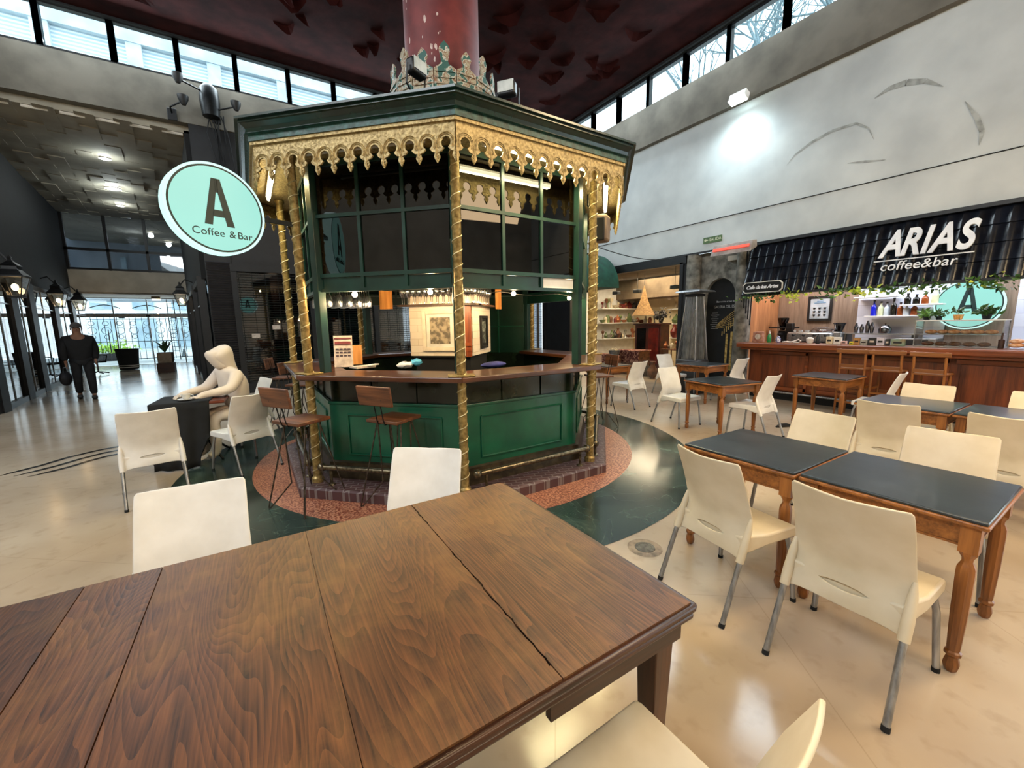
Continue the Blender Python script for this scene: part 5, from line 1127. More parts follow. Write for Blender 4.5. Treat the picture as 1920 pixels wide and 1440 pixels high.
t = thing('espresso_machine', 'brushed steel espresso machine with cups stacked on top, left rear of the bar', 'coffee machine', (10.18, 4.1, .94)); MB().box((.05, 0, .28), (.42, .85, .20)).build('body', M_steel, t, bevel=.03); MB().box((.10, 0, .10), (.34, .80, .16)).build('lower_body', M_steel, t, bevel=.01); MB().box((-.1, 0, .02), (.4, .82, .04)).build('drip_tray', M_black, t, bevel=.004)
for i in range(4): k_ = MB().tube([(-.16, -.32 + i * .2, .32), (-.21, -.32 + i * .2, .32)], .022, 10).build('knob', M_black, t)
for i in range(3): MB().tube([(-.1, -.25 + i * .25, .18), (-.22, -.25 + i * .25, .16)], .02, 8).build('group_handle', M_black, t)
MB().lathe([(.16, 0), (.17, .05), (.12, .10), (.02, .12)], (.05, -.2, .38), 18, sx=1, sy=1.4).build('plastic_dome', M_tumbler, t)
for i in range(6):
    o = lath('espresso_cup', 'small cup stacked on top of the espresso machine', 'cup', (10.15 + .07 * (i % 2), 4.42 - .065 * i, 1.325), [(.018, 0), (.03, .045)], M_white, 'cups on the espresso machine')
t = thing('coffee_grinder', 'tall black coffee grinder at the left rear corner of the bar', 'grinder', (10.3, 4.74, .94)); MB().box((0, 0, .02), (.26, .20, .04)).build('base', M_blackmat, t, bevel=.01); MB().box((.03, 0, .22), (.16, .15, .38)).build('body', M_blackmat, t, bevel=.02); MB().lathe([(.04, .42), (.11, .66), (.11, .70), (.09, .71)], n=16).build('hopper', M_darkglass, t); MB().box((-.10, 0, .34), (.12, .07, .05)).build('doser', M_black, t, bevel=.01); MB().box((-.02, -.16, .48), (.12, .14, .20)).build('side_box', M_black, t, bevel=.01)
MB().box((.05, .0, .48), (.34, .5, .03)).build('shelf', M_black, t, smooth=False)
t = thing('second_grinder', 'grey coffee grinder with glass hopper right of the espresso machine', 'grinder', (10.2, 3.62, .94)); MB().box((0, 0, .2), (.18, .16, .4)).build('body', M_steel, t, bevel=.02); MB().lathe([(.05, .4), (.10, .56), (.11, .57), (.11, .585)], n=16).build('hopper', M_darkglass, t)
t = thing('microwave', 'dark oven with a steel front on the rear counter below the white shelf', 'oven', (10.4, 2.45, .94)); MB().box((0, 0, .15), (.4, .55, .28)).build('case', M_steel, t, bevel=.01); MB().box((-.205, .03, .15), (.01, .40, .22)).build('door', M_black, t, bevel=.004)
def frame_x(name, label, cat, loc, w, h, fw, mf, parts, rz=PI):
    t = thing(name, label, cat, loc, rz); b = MB()
    for s in (-1, 1): b.box((.01, s * (w - fw) / 2, 0), (.03, fw, h)); b.box((.01, 0, s * (h - fw) / 2), (.03, w - 2 * fw, fw))
    b.build('frame', mf, t, smooth=False); MB().box((0, 0, 0), (.012, w - fw, h - fw)).build('sheet', parts, t, smooth=False); return t
t = frame_x('coffee_chart', 'black framed coffee chart with rows of little cups on the board wall', 'picture', (10.68, 4.19, 1.84), .46, .54, .045, M_black, pm('blue_grey_sheet', '#8f9ba4', '#b3bec6', 4, .4))
for i in range(3):
    for j in range(3): MB().lathe([(.018, 0), (.028, .03)], (.012, -.10 + j * .10, -.16 + i * .075), 8).build('cup_drawing', M_black, t)
MB().box((.01, 0, .12), (.004, .22, .015)).build('title_line', pm('chart_blue', '#3f6f96', '#5a8ab0', 5, .5), t, smooth=False); MB().box((.01, 0, .155), (.004, .12, .015)).build('title_line', pm('chart_blue', '#3f6f96', '#5a8ab0'), t, smooth=False)
area_light('bar_shelf_light', (9.9, 2.0, 2.85), (10.2, 2.0, 0), 5, 120, (.86, .90, 1), .5)
area_light('bar_left_light', (9.8, 4.4, 2.85), (10.1, 4.4, 0), .6, 26, (1, .72, .5), .6)
# ------------------------------------------------------------------ pillars, arch and poster between bar and antique shop
M_stone = pm('grey_mottled_stone', '#55534c', '#908d83', 7, .8, bump=.3, detail=8)
struct(MB().lathe([(.165, 0), (.165, 3.14)], (8.98, 6.18, 0), 24).build('wall_column_left', M_stone)); struct(MB().lathe([(.14, 0), (.14, 2.3), (.15, 2.32), (.15, 3.14)], (8.98, 4.98, 0), 24).build('wall_column_right', M_stone))
out = [(4.9, 0), (5.17, 0), (5.17, 2.12)] + [(5.535 + .365 * math.cos(a), 2.12 + .44 * math.sin(a)) for a in [PI - i * PI / 12 for i in range(1, 12)]][::1]
arch = [(5.535 - .365 * math.cos(i * PI / 14), 2.12 + .44 * math.sin(i * PI / 14)) for i in range(15)]
poly = [(4.86, 0), (5.17, 0)] + arch + [(5.90, 0), (6.3, 0), (6.3, 3.16), (4.86, 3.16)]
struct(MB().plate(poly, (9.04, 0, 0), (0, 1, 0), (0, 0, 1), .10).build('wall_arch', M_stone, smooth=False))
b = MB(); 
for i in range(5): b.tube([(8.86, 4.72 + i * .05, 3.1), (8.86, 4.73 + i * .05, 1.5 + .12 * i)], .012, 5)
tag(b.build('cable_bundle', M_blackmetal), 'bundle of dark cables running down the stone column beside the awning', 'cables'); bpy.data.objects['cable_bundle']['kind'] = 'stuff'
t = thing('arch_poster', 'black poster reading GALERIA DEL ESTE standing inside the stone arch', 'poster', (9.30, 5.535, 0)); MB().box((0, 0, 1.3), (.03, .95, 2.6)).build('panel', M_blackmat, t, smooth=False)
text_mesh('poster_title', 'GALERIA DEL ESTE', .092, (-.018, -.01, 1.92), (0, -1, 0), (0, 0, 1), pm('poster_grey_ink', '#9a9a9a', '#c8c8c8', 9, .6), t, .001, 0, xs=.75); text_mesh('poster_line', 'Bienvenidos al tour de', .06, (-.018, 0, 2.04), (0, -1, 0), (0, 0, 1), pm('poster_grey_ink', '', ''), t, .001, 0, xs=.8)
b = MB(); rr = random.Random(8)
for i in range(9): y = .22 - (i % 3) * .06; b.box((-.018, .24, 1.78 - i * .045), (.002, .16 + rr.uniform(-.05, .05), .012))
b.build('small_text_lines', pm('poster_grey_ink', '', ''), t, smooth=False)
b = MB()
for i in range(8): b.box((-.018, .04 - i * .05, 1.30 + i * .055), (.002, .022, .10 + .015 * i))
for i in range(3): b.box((-.018, -.08 - i * .11, .85 + i * .05), (.002, .05, .9))
for i in range(7): b.beam((-.018, .22 - i * .012, 1.42 + i * .02), (-.018, -.42, 1.52 + i * .075), .002, .010)
b.build('golden_arcade_print', pm('golden_print', '#8f6f30', '#d3b56a', 20, .6), t, smooth=False)
# ------------------------------------------------------------------ antique shop
struct(MB().box((12.1, 8.7, 1.5), (.1, 4.6, 3.1)).build('wall_antique_rear', M_terrawarm, smooth=False)); struct(MB().box((10.6, 10.75, 1.5), (3.2, .1, 3.1)).build('wall_antique_side', M_white, smooth=False)); struct(MB().box((10.6, 6.38, 1.5), (3.0, .1, 3.1)).build('wall_antique_near', M_terrawarm, smooth=False))
struct(MB().box((10.6, 8.6, 3.1), (3.2, 4.5, .1)).build('ceiling_antique', pm('brown_ceiling', '#5c4d3c', '#7b6a54', 2, .8), smooth=False))
struct(MB().box((11.6, 8.6, 2.72), (1.0, 4.3, .66)).build('wall_antique_bulkhead', pm('brown_ceiling', '', ''), smooth=False))
b = MB(); b.box((8.9, 8.5, 3.05), (.14, 4.4, .17)); b.box((8.9, 6.42, 1.5), (.14, .09, 3.0)); b.box((8.9, 10.6, 1.5), (.14, .1, 3.0)); w = struct(b.build('window_90', M_black, smooth=False)); MB().box((8.9, 8.0, 1.5), (.006, 3.1, 2.9)).build('window_pane', M_glass, w, smooth=False)
area_light('antique_shop_lamp', (10.4, 8.6, 2.95), (10.6, 8.6, 0), 2.2, 190, (1, .82, .55), 2.2)
for i, z in enumerate((1.03, 1.57, 2.07)):
    o = MB().box((0, 0, 0), (1.9, .34, .03)).build('display_shelf', M_white, bevel=.004); o.location = (11.05, 10.52, z); tag(o, ['lowest', 'middle', 'top'][i] + ' white display shelf on the far side wall of the antique shop', 'shelf')
PALO = [pm('antique_brown', '#4a2a1a', '#8a5a3a', 14, .5), pm('antique_silver', '#8a8a84', '#c9c7bc', 14, .3, .7), pm('antique_cream', '#b8a888', '#ddd0b6', 14, .5), pm('antique_dark', '#1c1714', '#3a302a', 14, .5), pm('antique_red', '#5e1d18', '#8f342a', 10, .35), pm('antique_green', '#4a5a34', '#7e8c58', 10, .4), pm('antique_copper', '#8a4a2c', '#c27f55', 14, .35, .5)]
VP = [[(.03, 0), (.06, .04), (.07, .10), (.03, .16), (.022, .19), (.035, .22)], [(.02, 0), (.05, .01), (.09, .05), (.11, .09)], [(.05, 0), (.055, .12), (.04, .15), (.02, .17)], [(.04, 0), (.02, .03), (.015, .12), (.04, .15), (.05, .20), (.02, .23)], [(.06, 0), (.08, .06), (.05, .12), (.02, .14), (.01, .17)]]
rr = random.Random(31); protos = {}
shelf_words = ['bottom', 'middle', 'top']
for si, z in enumerate((1.05, 1.59, 2.09)):
    for i in range(13):
        pi_, vi = rr.randrange(7), rr.randrange(5); key = (pi_, vi); x = 10.2 + i * .145; y = 10.46 + rr.uniform(-.05, .05); s = rr.uniform(.9, 1.6)
        lb = 'small ornament crowded on the %s white shelf of the antique shop' % shelf_words[si]; gp = 'ornaments on the %s antique shelf' % shelf_words[si]
        if key not in protos:
            o = lath('ornament', lb, 'ornament', (x, y, z), VP[vi], PALO[pi_], gp, 12); protos[key] = o
        else:
            o = protos[key].copy(); COL.objects.link(o); o.location = (x, y, z); o['label'] = lb; o['group'] = gp
        o.scale = (s, s, s)
def ornament(x, y, z, s, vi, pi_, lb, nm='vase', cat='vase'):
    o = lath(nm, lb, cat, (x, y, z), VP[vi], PALO[pi_], None, 14); o.scale = (s, s, s); return o
for i, z in enumerate((1.05, 1.52, 2.0)):
    o = MB().box((0, 0, 0), (.3, .55, .03)).build('corner_shelf', M_white, bevel=.004); o.location = (11.895, 8.75, z); tag(o, ['lowest', 'middle', 'top'][i] + ' short white shelf near the right end of the antique shop', 'shelf')
ornament(11.82, 8.75, 1.067, 2.0, 0, 4, 'dark red round vase on the lowest short shelf of the antique shop'); ornament(11.82, 8.7, 1.537, 1.8, 4, 5, 'dark green pot on the middle short shelf of the antique shop'); ornament(11.82, 8.72, 2.017, 2.0, 3, 2, 'tall cream statuette on the top short shelf of the antique shop', 'statuette', 'ornament')
t = thing('display_cabinet', 'dark red-brown wooden cabinet with a glass door in the antique shop', 'cabinet', (10.7, 8.75, 0)); MB().box((0, 0, .78), (.42, 1.0, 1.46)).build('carcass', pm('dark_cherry_wood', '#2e0f0b', '#571d14', 6, .35), t, bevel=.01); MB().box((-.215, .24, .85), (.012, .36, 1.1)).build('glass_door', M_darkglass, t, smooth=False); MB().box((-.215, -.24, .85), (.016, .38, 1.1)).build('panel_door', pm('cherry_panel', '#4a120e', '#7a231a', 5, .3), t, bevel=.006); MB().box((-.01, 0, 1.53), (.5, 1.08, .05)).build('top_board', pm('dark_cherry_wood', '', ''), t, bevel=.01)
for i, (yy, vi, pi_, s) in enumerate([(9.15, 1, 6, 1.2), (8.98, 0, 2, 1.0), (8.8, 2, 6, 1.1), (8.62, 3, 1, 1.0)]): o = ornament(10.65, yy, 1.56, s, vi, pi_, 'small ornament in the row on top of the dark cabinet', 'ornament', 'ornament'); o['group'] = 'ornaments on the cabinet'
t = thing('dark_flower_bunch', 'dark bunch of dried flowers on the right end of the cabinet top', 'flowers', (10.65, 8.38, 1.56)); MB().lathe([(.05, 0), (.07, .08), (.06, .14)], n=12).build('pot', PALO[3], t); leaves(130, (.09, .09, .08), (0, 0, .26), .12, random.Random(3)).build('blooms', PALO[3], t, smooth=False)
t = thing('sail_lampshade', 'tan sail-shaped hanging shade pointing upward in the antique shop', 'lampshade', (10.4, 8.85, 1.80)); b = MB(); bm = b.bm; ringn = 16; pr = [(.42, 0), (.40, .02), (.25, .22), (.13, .48), (.04, .80), (.01, .92)]; b.lathe(pr, n=ringn, cap=False, sx=.7); b.build('shade', pm('tan_gauze', '#6e4e28', '#8f6f42', 20, .8), t); MB().tube([(0, 0, .9), (0, 0, 1.25)], .006, 5).build('cord', M_black, t)
t = thing('patterned_rug', 'red patterned rug draped over a chest in the antique shop', 'rug', (9.9, 8.75, 0)); MB().box((0, 0, .36), (.5, .8, .72)).build('chest', PALO[0], t, bevel=.01); b = MB(); b.box((0, 0, .735), (.56, .86, .03)); b.box((-.28, 0, .56), (.03, .86, .36)); b.build('rug', pm('red_persian', '#4c1014', '#b98a76', 26, .9, lo=.48, hi=.58), t, bevel=.01)
t = thing('patterned_rug', 'dark red patterned rug hanging behind the far table right of the kiosk', 'rug', (9.5, 9.6, 0)); MB().box((0, 0, .30), (.4, .9, .60)).build('stack', pm('red_persian', '', ''), t, bevel=.02)
for (x, y, s, vi, pi_, lb, h) in ((9.35, 9.85, 2.4, 2, 6, 'tall copper-coloured pot behind the kiosk edge in the antique shop', 0), (9.9, 9.75, 2.2, 1, 1, 'silver bowl on the stacked rugs', .0), (9.6, 9.15, 2.2, 2, 4, 'red glazed cylinder vase on the antique shop floor', 0), (9.75, 8.2, 2.6, 4, 3, 'dark lidded pot left of the patio heater behind the glass', 0), (9.5, 7.7, 2.2, 0, 0, 'brown vase on the antique shop floor', 0), (9.6, 7.25, 2.6, 3, 6, 'copper candlestick on the antique shop floor', 0), (9.4, 6.9, 2.2, 4, 3, 'black pot on the antique shop floor beside the window post', 0), (11.2, 7.4, 4.0, 4, 3, 'large dark jar at the rear right of the antique shop', 0), (10.3, 6.95, 4.0, 2, 0, 'large brown drum at the rear right of the antique shop', 0)): ornament(x, y, h + .0, s, vi, pi_, lb, 'pot', 'pot')
t = thing('side_table', 'small wooden table crowded with brassware in the antique shop', 'table', (10.5, 7.75, 0)); MB().box((0, 0, .78), (.5, .6, .03)).build('top', PALO[0], t, bevel=.006); b = MB()
for sx in (-1, 1):
    for sy in (-1, 1): MB().tube([(sx * .2, sy * .25, 0), (sx * .2, sy * .25, .77)], .02, 6).build('leg', PALO[0], t)
b.bm.free()
for i in range(5): o = ornament(10.4 + .06 * (i % 2), 7.98 - i * .11, .797, 1.0, i, [6, 1, 2, 6, 0][i], 'small brass ornament on the little table of the antique shop', 'ornament', 'ornament'); o['group'] = 'brassware on the side table'
t = thing('metal_bucket', 'grey metal bucket full of trinkets behind the far table', 'bucket', (9.35, 9.05, .0)); MB().lathe([(.13, .5), (.17, .74), (.17, .75), (.14, .74)], n=18).build('bucket', pm('zinc', '#6c7076', '#8e939a', 9, .4, .7), t); MB().box((0, 0, .25), (.3, .3, .5)).build('crate', PALO[0], t, smooth=False); leaves(40, (.06, .06, .02), (0, 0, .77), .06, random.Random(6)).build('trinkets', PALO[2], t, smooth=False)
# hanging ceiling lamps in the shop
for (x, y, lb) in ((9.7, 9.35, 'small black track lamp hanging at the left of the antique shop'), (9.8, 8.6, 'small black track lamp hanging above the sail shade'), (9.6, 7.15, 'flat black hanging lamp at the right of the antique shop')):
    t = thing('hanging_lamp', lb, 'lamp', (x, y, 2.55)); MB().tube([(0, 0, 0), (0, 0, .5)], .006, 5).build('rod', M_black, t); MB().box((0, 0, -.04), (.14, .22, .10)).build('shade', M_black, t, bevel=.01)
# dark green quarter-round canopy
t = thing('round_canopy', 'dark green quarter-round fabric canopy behind the right kiosk column', 'canopy', (7.45, 9.05, 2.52)); b = MB(); n_ = 12
arc = [(-1.0 * math.cos(i * PI / 2 / n_), .98 * math.sin(i * PI / 2 / n_)) for i in range(n_ + 1)]
b.plate([(0, 0)] + arc, (-1.0, 0, 0), (0, 1, 0), (0, 0, 1), 2.0); b.build('fabric', pm('canopy_green', '#0a3a30', '#11503f', 5, .7), t, angle=20); MB().box((0, .05, .5), (2.1, .08, 1.1)).build('wall_bracket', M_black, t, smooth=False)
for s in (-1, 1): MB().tube([(s * .95, .05, -2.52), (s * .95, .05, .3)], .03, 8).build('post', M_black, t)
# ------------------------------------------------------------------ fixtures on the right wall
t = thing('led_floodlight', 'lit white LED floodlight high on the right wall', 'floodlight', (8.62, 5.12, 6.02)); MB().box((0, 0, 0), (.16, .34, .14), ry=.35).build('housing', M_white, t, bevel=.015); MB().box((-.05, 0, -.075), (.15, .31, .01), ry=.35).build('lens', emit('led_face', (.80, 1, 1, 1), 40), t, smooth=False); MB().box((.1, 0, .03), (.1, .06, .05)).build('arm', M_black, t, smooth=False)
spot_light('wall_flood_beam', (8.25, 5.12, 5.85), (8.95, 5.15, 4.0), 110, (.78, .95, 1), 130, 1.0, .1)
t = thing('infrared_heater', 'tilted white infrared heater with a glowing red element above the arch', 'heater', (8.35, 4.9, 3.05), 0); b = MB(); b.hexa([(-.10, -.42, -.12), (.12, -.42, -.02), (.12, .42, -.02), (-.10, .42, -.12), (-.02, -.40, .10), (.14, -.40, .12), (.14, .40, .12), (-.02, .40, .10)]); b.build('reflector', pm('heater_enamel', '#8d8580', '#b4aca6', 6, .4), t, bevel=.008)
MB().box((-.075, 0, .0), (.02, .74, .055), ry=.38).build('element', emit('red_element', (1, .10, .06, 1), .6), t, smooth=False); MB().tube([(.13, .2, .05), (.5, .2, .1)], .015, 6).build('bracket', M_black, t); MB().tube([(.13, -.2, .05), (.5, -.2, .1)], .015, 6).build('bracket', M_black, t)
t = thing('exit_sign', 'small dark green SALIDA exit sign with an arrow on the plaster wall', 'sign', (8.885, 5.69, 3.41), -PI / 2); MB().box((0, 0, 0), (.44, .012, .13)).build('plate', pm('exit_green', '#3d5a33', '#55733f', 6, .5), t, smooth=False)
text_mesh('exit_lettering', 'SALIDA', .085, (.07, -.009, 0), (1, 0, 0), (0, 0, 1), pm('exit_ink', '#c9cfa8', '#dfe3c4', 9, .5), t, .001, .001); MB().plate([(-.20, 0), (-.15, -.035), (-.15, -.012), (-.10, -.012), (-.10, .012), (-.15, .012), (-.15, .035)], (0, -.009, 0), (1, 0, 0), (0, 0, 1), .001).build('arrow', pm('exit_ink', '', ''), t, smooth=False)
b = MB(); p0, p1 = Vector((3.9, 4.6, 2.78)), Vector((8.85, 6.3, 3.14)); b.tube([p0.lerp(p1, i / 16) + Vector((0, 0, -.18 * math.sin(PI * i / 16))) for i in range(17)], .008, 5); tag(b.build('cable', M_black), 'black cable sagging from the kiosk eaves to the right wall', 'cable')
struct(MB().box((8.88, 2.4, 3.16), (.06, 12.4, .04)).build('trim_12', M_black, smooth=False))
# patio heater
t = thing('patio_heater', 'pyramid patio heater with a flat square hood and ribbed glass tube', 'heater', (8.25, 5.62, 0)); MB().box((0, 0, .38), (.50, .50, .74)).build('gas_housing', pm('heater_black', '#26262a', '#3a3a3e', 6, .4), t, bevel=.02)
for sx in (-1, 1):
    for sy in (-1, 1): MB().tube([(sx * .27, sy * .27, .04), (sx * .12, sy * .12, 2.18)], .014, 8).build('corner_post', M_alu, t)
b = MB()
for k_ in range(4):
    for i in range(13):
        u = -1 + 2 * i / 12; q = (u * .22, -.22); r_ = (u * .115, -.115)
        c, s = math.cos(k_ * PI / 2), math.sin(k_ * PI / 2); b.tube([(q[0] * c - q[1] * s, q[0] * s + q[1] * c, .76), (r_[0] * c - r_[1] * s, r_[0] * s + r_[1] * c, 2.14)], .0025, 4)
b.build('guard_wires', M_alu, t); MB().lathe([(.07, .76), (.055, 2.14)], n=20, cap=False).build('glass_tube', M_glass, t); MB().box((0, 0, 2.16), (.30, .30, .06)).build('burner', M_black, t, bevel=.01); MB().lathe([(.42, 2.22), (.40, 2.25), (.12, 2.29), (.02, 2.30)], n=4, a0=PI / 4).build('hood', M_alu, t, smooth=False)
tag(rebase(MB().tube([(-.12, .02, .012), (-.03, .0, .02), (.06, -.03, .016), (.14, -.09, .010)], [.012, .035, .04, .014], 8).build('dropped_strap', M_blackmat), (6.62, 2.95, 0)), 'small dark strap-like thing dropped on the floor behind the long tables', 'strap')
# ------------------------------------------------------------------ dark shop front behind the kiosk
w = struct(bpy.data.objects.new('window_95', None)); COL.objects.link(w); b = MB()
for x in (-.34, 1.3, 2.9, 4.5, 6.1, 7.7, 8.8): b.box((x, 11.9, 1.5), (.12, .14, 3.0))
b.box((4.2, 11.9, 3.0), (9.2, .2, .16)); b.box((4.2, 11.9, .12), (9.2, .14, .24)); b.build('window_frame', M_black, w, smooth=False); MB().box((4.2, 11.95, 1.6), (9.0, .006, 2.8)).build('window_pane', M_shopglass, w, smooth=False)
b = MB()
for i in range(46): b.box((4.2, 11.86, .28 + i * .06), (9.0, .008, .010))
for i in range(34): b.box((-.25 + i * .27, 11.855, 1.6), (.008, .008, 2.8))
b.build('roll_down_grille', M_blackmetal, w, smooth=False)
b = MB()
for i in range(52): b.box((-.62, 11.89, .3 + i * .055), (.46, .03, .026), rx=.5)
struct(b.build('trim_13', pm('black_slats', '#141318', '#26242a', 8, .4), smooth=False))
struct(MB().box((4.2, 13.5, 1.6), (9.6, .1, 3.2)).build('wall_wine_shop', pm('brown_shop_wall', '#1b120d', '#3a2619', 3, .8), smooth=False)); struct(MB().box((4.2, 13.1, 3.15), (9.6, 2.3, .1)).build('ceiling_wine_shop', M_blackmat, smooth=False)); struct(MB().box((-.40, 13.1, 1.6), (.1, 2.3, 3.2)).build('wall_wine_shop_side', M_blackmat, smooth=False))
t = thing('slatted_panel', 'tall warm brown slatted wood panel behind the dark shop grille', 'panel', (.10, 12.6, 0)); b = MB(); MB().box((0, .03, 1.5), (.62, .03, 2.9)).build('backing', pm('brown_backing', '#5b3218', '#8a5228', 3, .6), t, smooth=False)
for i in range(34): b.box((0, 0, .15 + i * .082), (.60, .03, .05))
b.build('slats', wood('warm_slat', '#6b3a1c', '#a8683a', 'X', 1, .5), t, smooth=False)
M_tealbt = pm('dim_bottles', '#1f2a2a', '#5b6a66', 8, .3)
sb = None
for r, z in enumerate((.75, 1.2, 1.65, 2.1, 2.5)):
    o = MB().box((0, 0, 0), (5.6, .3, .03)).build('wine_shelf', wood('dark_plank', '', '', 'X'), smooth=False); o.location = (3.4, 13.3, z); tag(o, ['lowest', 'second', 'third', 'fourth', 'highest'][r] + ' long shelf in the dark shop behind the grille', 'shelf')
    for i in range(20):
        x = .8 + i * .27 + (.05 if r % 2 else 0); lb = 'dim bottle on the %s shelf of the dark shop behind the grille' % ['lowest', 'second', 'third', 'fourth', 'highest'][r]; gp = 'bottles on the %s dark shelf' % ['lowest', 'second', 'third', 'fourth', 'highest'][r]
        if sb is None: sb = lath('bottle', lb, 'bottle', (x, 13.27, z + .015), [(.04, 0), (.042, .16), (.015, .22), (.015, .30)], M_tealbt, gp, 10)
        else: o = sb.copy(); COL.objects.link(o); o.location = (x, 13.27, z + .015); o['label'] = lb; o['group'] = gp
point_light('wine_shop_glow', (.5, 13.2, 2.7), 9, (1, .6, .35), .1); point_light('wine_shop_glow', (3.5, 12.7, 2.9), 8, (.9, .8, .7), .1)
for (x, z, lb) in ((-.02, 1.40, 'small pale price card in the dark shop, lower left one'), (.43, 1.60, 'small pale price card in the dark shop, upper right one')):
    tag(rebase(MB().box((0, 0, 0), (.17, .012, .10)).build('price_card', M_paper), (x, 11.82, z)), lb, 'card')
# ------------------------------------------------------------------ fixtures on the far wall
def arm_flood(x, z, rz, L, lb):
    t = thing('arm_spotlight', lb, 'spotlight', (x, 11.88, z)); MB().tube([(0, 0, 0), (.0, -.2, .08), (L, -.34, .2)], .018, 6).build('arm', M_blackmetal, t); MB().lathe([(.04, -.10), (.09, 0), (.10, .08), (.03, .10)], (L, -.38, .2), 12).build('lamp_head', M_black, t); MB().box((0, -.03, 0), (.16, .06, .24)).build('base_plate', M_black, t, bevel=.01)
arm_flood(-.42, 6.55, 0, -.5, 'black arm spotlight on the beam, upper left of the cluster'); arm_flood(-.34, 6.25, 0, .4, 'black arm spotlight on the beam, right of the cluster'); arm_flood(-1.12, 6.14, 0, .25, 'black arm spotlight at the lower edge of the beam over the passage')
o = MB(); o.lathe([(.16, -.3), (.19, 0), (.17, .25), (.08, .35)], n=14); tag(rebase(o.build('junction_box', M_blackmetal), (-.42, 11.72, 6.5)), 'dark round housing under the window post where the cables meet', 'junction box')
b = MB(); rr = random.Random(2)
for i in range(7): x = -.5 + i * .05; b.tube([(x, 11.82, 6.3), (x + rr.uniform(-.1, .1), 11.78, 5.9), (x + rr.uniform(-.05, .2), 11.8, 5.4 - rr.random())], .012, 5)
o = tag(b.build('cable_tangle', M_blackmat), 'tangle of black cables hanging below the junction box', 'cables'); o['kind'] = 'stuff'
# carriage lanterns
M_lantglass = glass('lantern_glass', (1, .92, .80, 1), .08, .05, .5); M_flame = emit('lantern_bulb', (1, .70, .38, 1), 30)
def lantern(x, y, z, side, s, lb):
    t = thing('carriage_lantern', lb, 'lantern', (x, y, z)); t.scale = (s, s, s)
    MB().lathe([(.10, -.26), (.10, -.24), (.19, .02), (.19, .03)], n=4, a0=PI / 4, cap=False).build('glass_panes', M_lantglass, t, smooth=False)
    b = MB()
    for k_ in range(4): a = PI / 4 + k_ * PI / 2; b.tube([(.10 * math.cos(a), .10 * math.sin(a), -.26), (.19 * math.cos(a), .19 * math.sin(a), .03)], .008, 5)
    b.box((0, 0, -.27), (.16, .16, .02)); b.build('lantern_frame', M_black, t, smooth=False)
    MB().lathe([(.22, .03), (.21, .05), (.12, .14), (.11, .19), (.13, .20), (.05, .26), (.02, .30), (.03, .32), (.005, .36)], n=4, a0=PI / 4).build('roof', M_black, t, smooth=False)
    MB().ball((0, 0, -.12), .04, 10, (1, 1, 1.3)).build('bulb', M_flame, t); MB().tube([(0, 0, .25), (side * .12, 0, .42), (side * .42, 0, .30), (side * .42, 0, .10)], .018, 7).build('bracket', M_black, t)
    point_light('lantern_glow', (x, y, z - .12 * s), 9, (1, .68, .36), .05)
lantern(-4.16, 12.75, 2.66, -1, 1.35, 'black carriage lantern at the left edge of the photo, nearest of three'); lantern(-4.86, 17.4, 2.62, -1, 1.25, 'black carriage lantern on the left shopfront, middle of three'); lantern(-5.3, 20.8, 2.62, -1, 1.2, 'black carriage lantern on the left shopfront, farthest of three'); lantern(-1.9, 16.4, 2.62, 1, 1.15, 'black carriage lantern on the right side of the passage')
# ------------------------------------------------------------------ the man walking in the passage
M_skin = pm('skin', '#7d5844', '#96705a', 6, .6); M_jacket = pm('black_jacket', '#08090b', '#131418', 7, .85, bump=.1); M_trous = pm('dark_trousers', '#0d0f13', '#1a1c21', 7, .85); M_cap = pm('grey_cap', '#3d3a3a', '#575352', 8, .8)
MAN = thing('person', 'man in a black jacket and dark trousers walking in the passage, bag in hand', 'person', (-3.5, 13.25, 0), .25)
V_ = [(0, 0, .95), (0, .02, 1.15), (0, .03, 1.35), (0, .01, 1.46), (0, -.05, 1.53), (0, -.07, 1.62), (0, -.08, 1.68),
      (.19, .02, 1.38), (.25, .05, 1.12), (.23, -.06, .89), (-.19, .02, 1.38), (-.26, .0, 1.12), (-.25, .02, .86),
      (.10, 0, .90), (.11, -.10, .50), (.12, -.06, .10), (.12, -.16, .04), (-.10, 0, .90), (-.10, .04, .50), (-.11, .20, .12), (-.11, .11, .04)]
E_ = [(0, 1), (1, 2), (2, 3), (3, 4), (4, 5), (5, 6), (3, 7), (7, 8), (8, 9), (3, 10), (10, 11), (11, 12), (0, 13), (13, 14), (14, 15), (15, 16), (0, 17), (17, 18), (18, 19), (19, 20)]
R_ = [.12, .13, .14, .07, .055, .085, .06, .06, .045, .03, .06, .045, .03, .085, .06, .042, .035, .085, .06, .042, .035]
def add_hand(V, E, R, wrist, d, side, s=1.0):
    d = Vector(d).normalized(); sd = Vector(side).normalized(); p = Vector(V[wrist]) + d * .05 * s; V.append(tuple(p)); E.append((wrist, len(V) - 1)); R.append(.030 * s); palm = len(V) - 1
    curl = d.cross(sd)
    for i in range(4):
        k = Vector(p) + d * .035 * s + sd * (i - 1.5) * .021 * s; V.append(tuple(k)); E.append((palm, len(V) - 1)); R.append(.0095 * s)
        q = k + (d * .030 + curl * .010) * s * (1 - .1 * abs(i - 1.3)); V.append(tuple(q)); E.append((len(V) - 2, len(V) - 1)); R.append(.0085 * s)
        q = q + (d * .018 + curl * .018) * s; V.append(tuple(q)); E.append((len(V) - 2, len(V) - 1)); R.append(.0075 * s)
    k = Vector(p) + (sd * -.042 + d * .01) * s; V.append(tuple(k)); E.append((palm, len(V) - 1)); R.append(.011 * s); q = k + (sd * -.012 + d * .03 + curl * .01) * s; V.append(tuple(q)); E.append((len(V) - 2, len(V) - 1)); R.append(.009 * s)
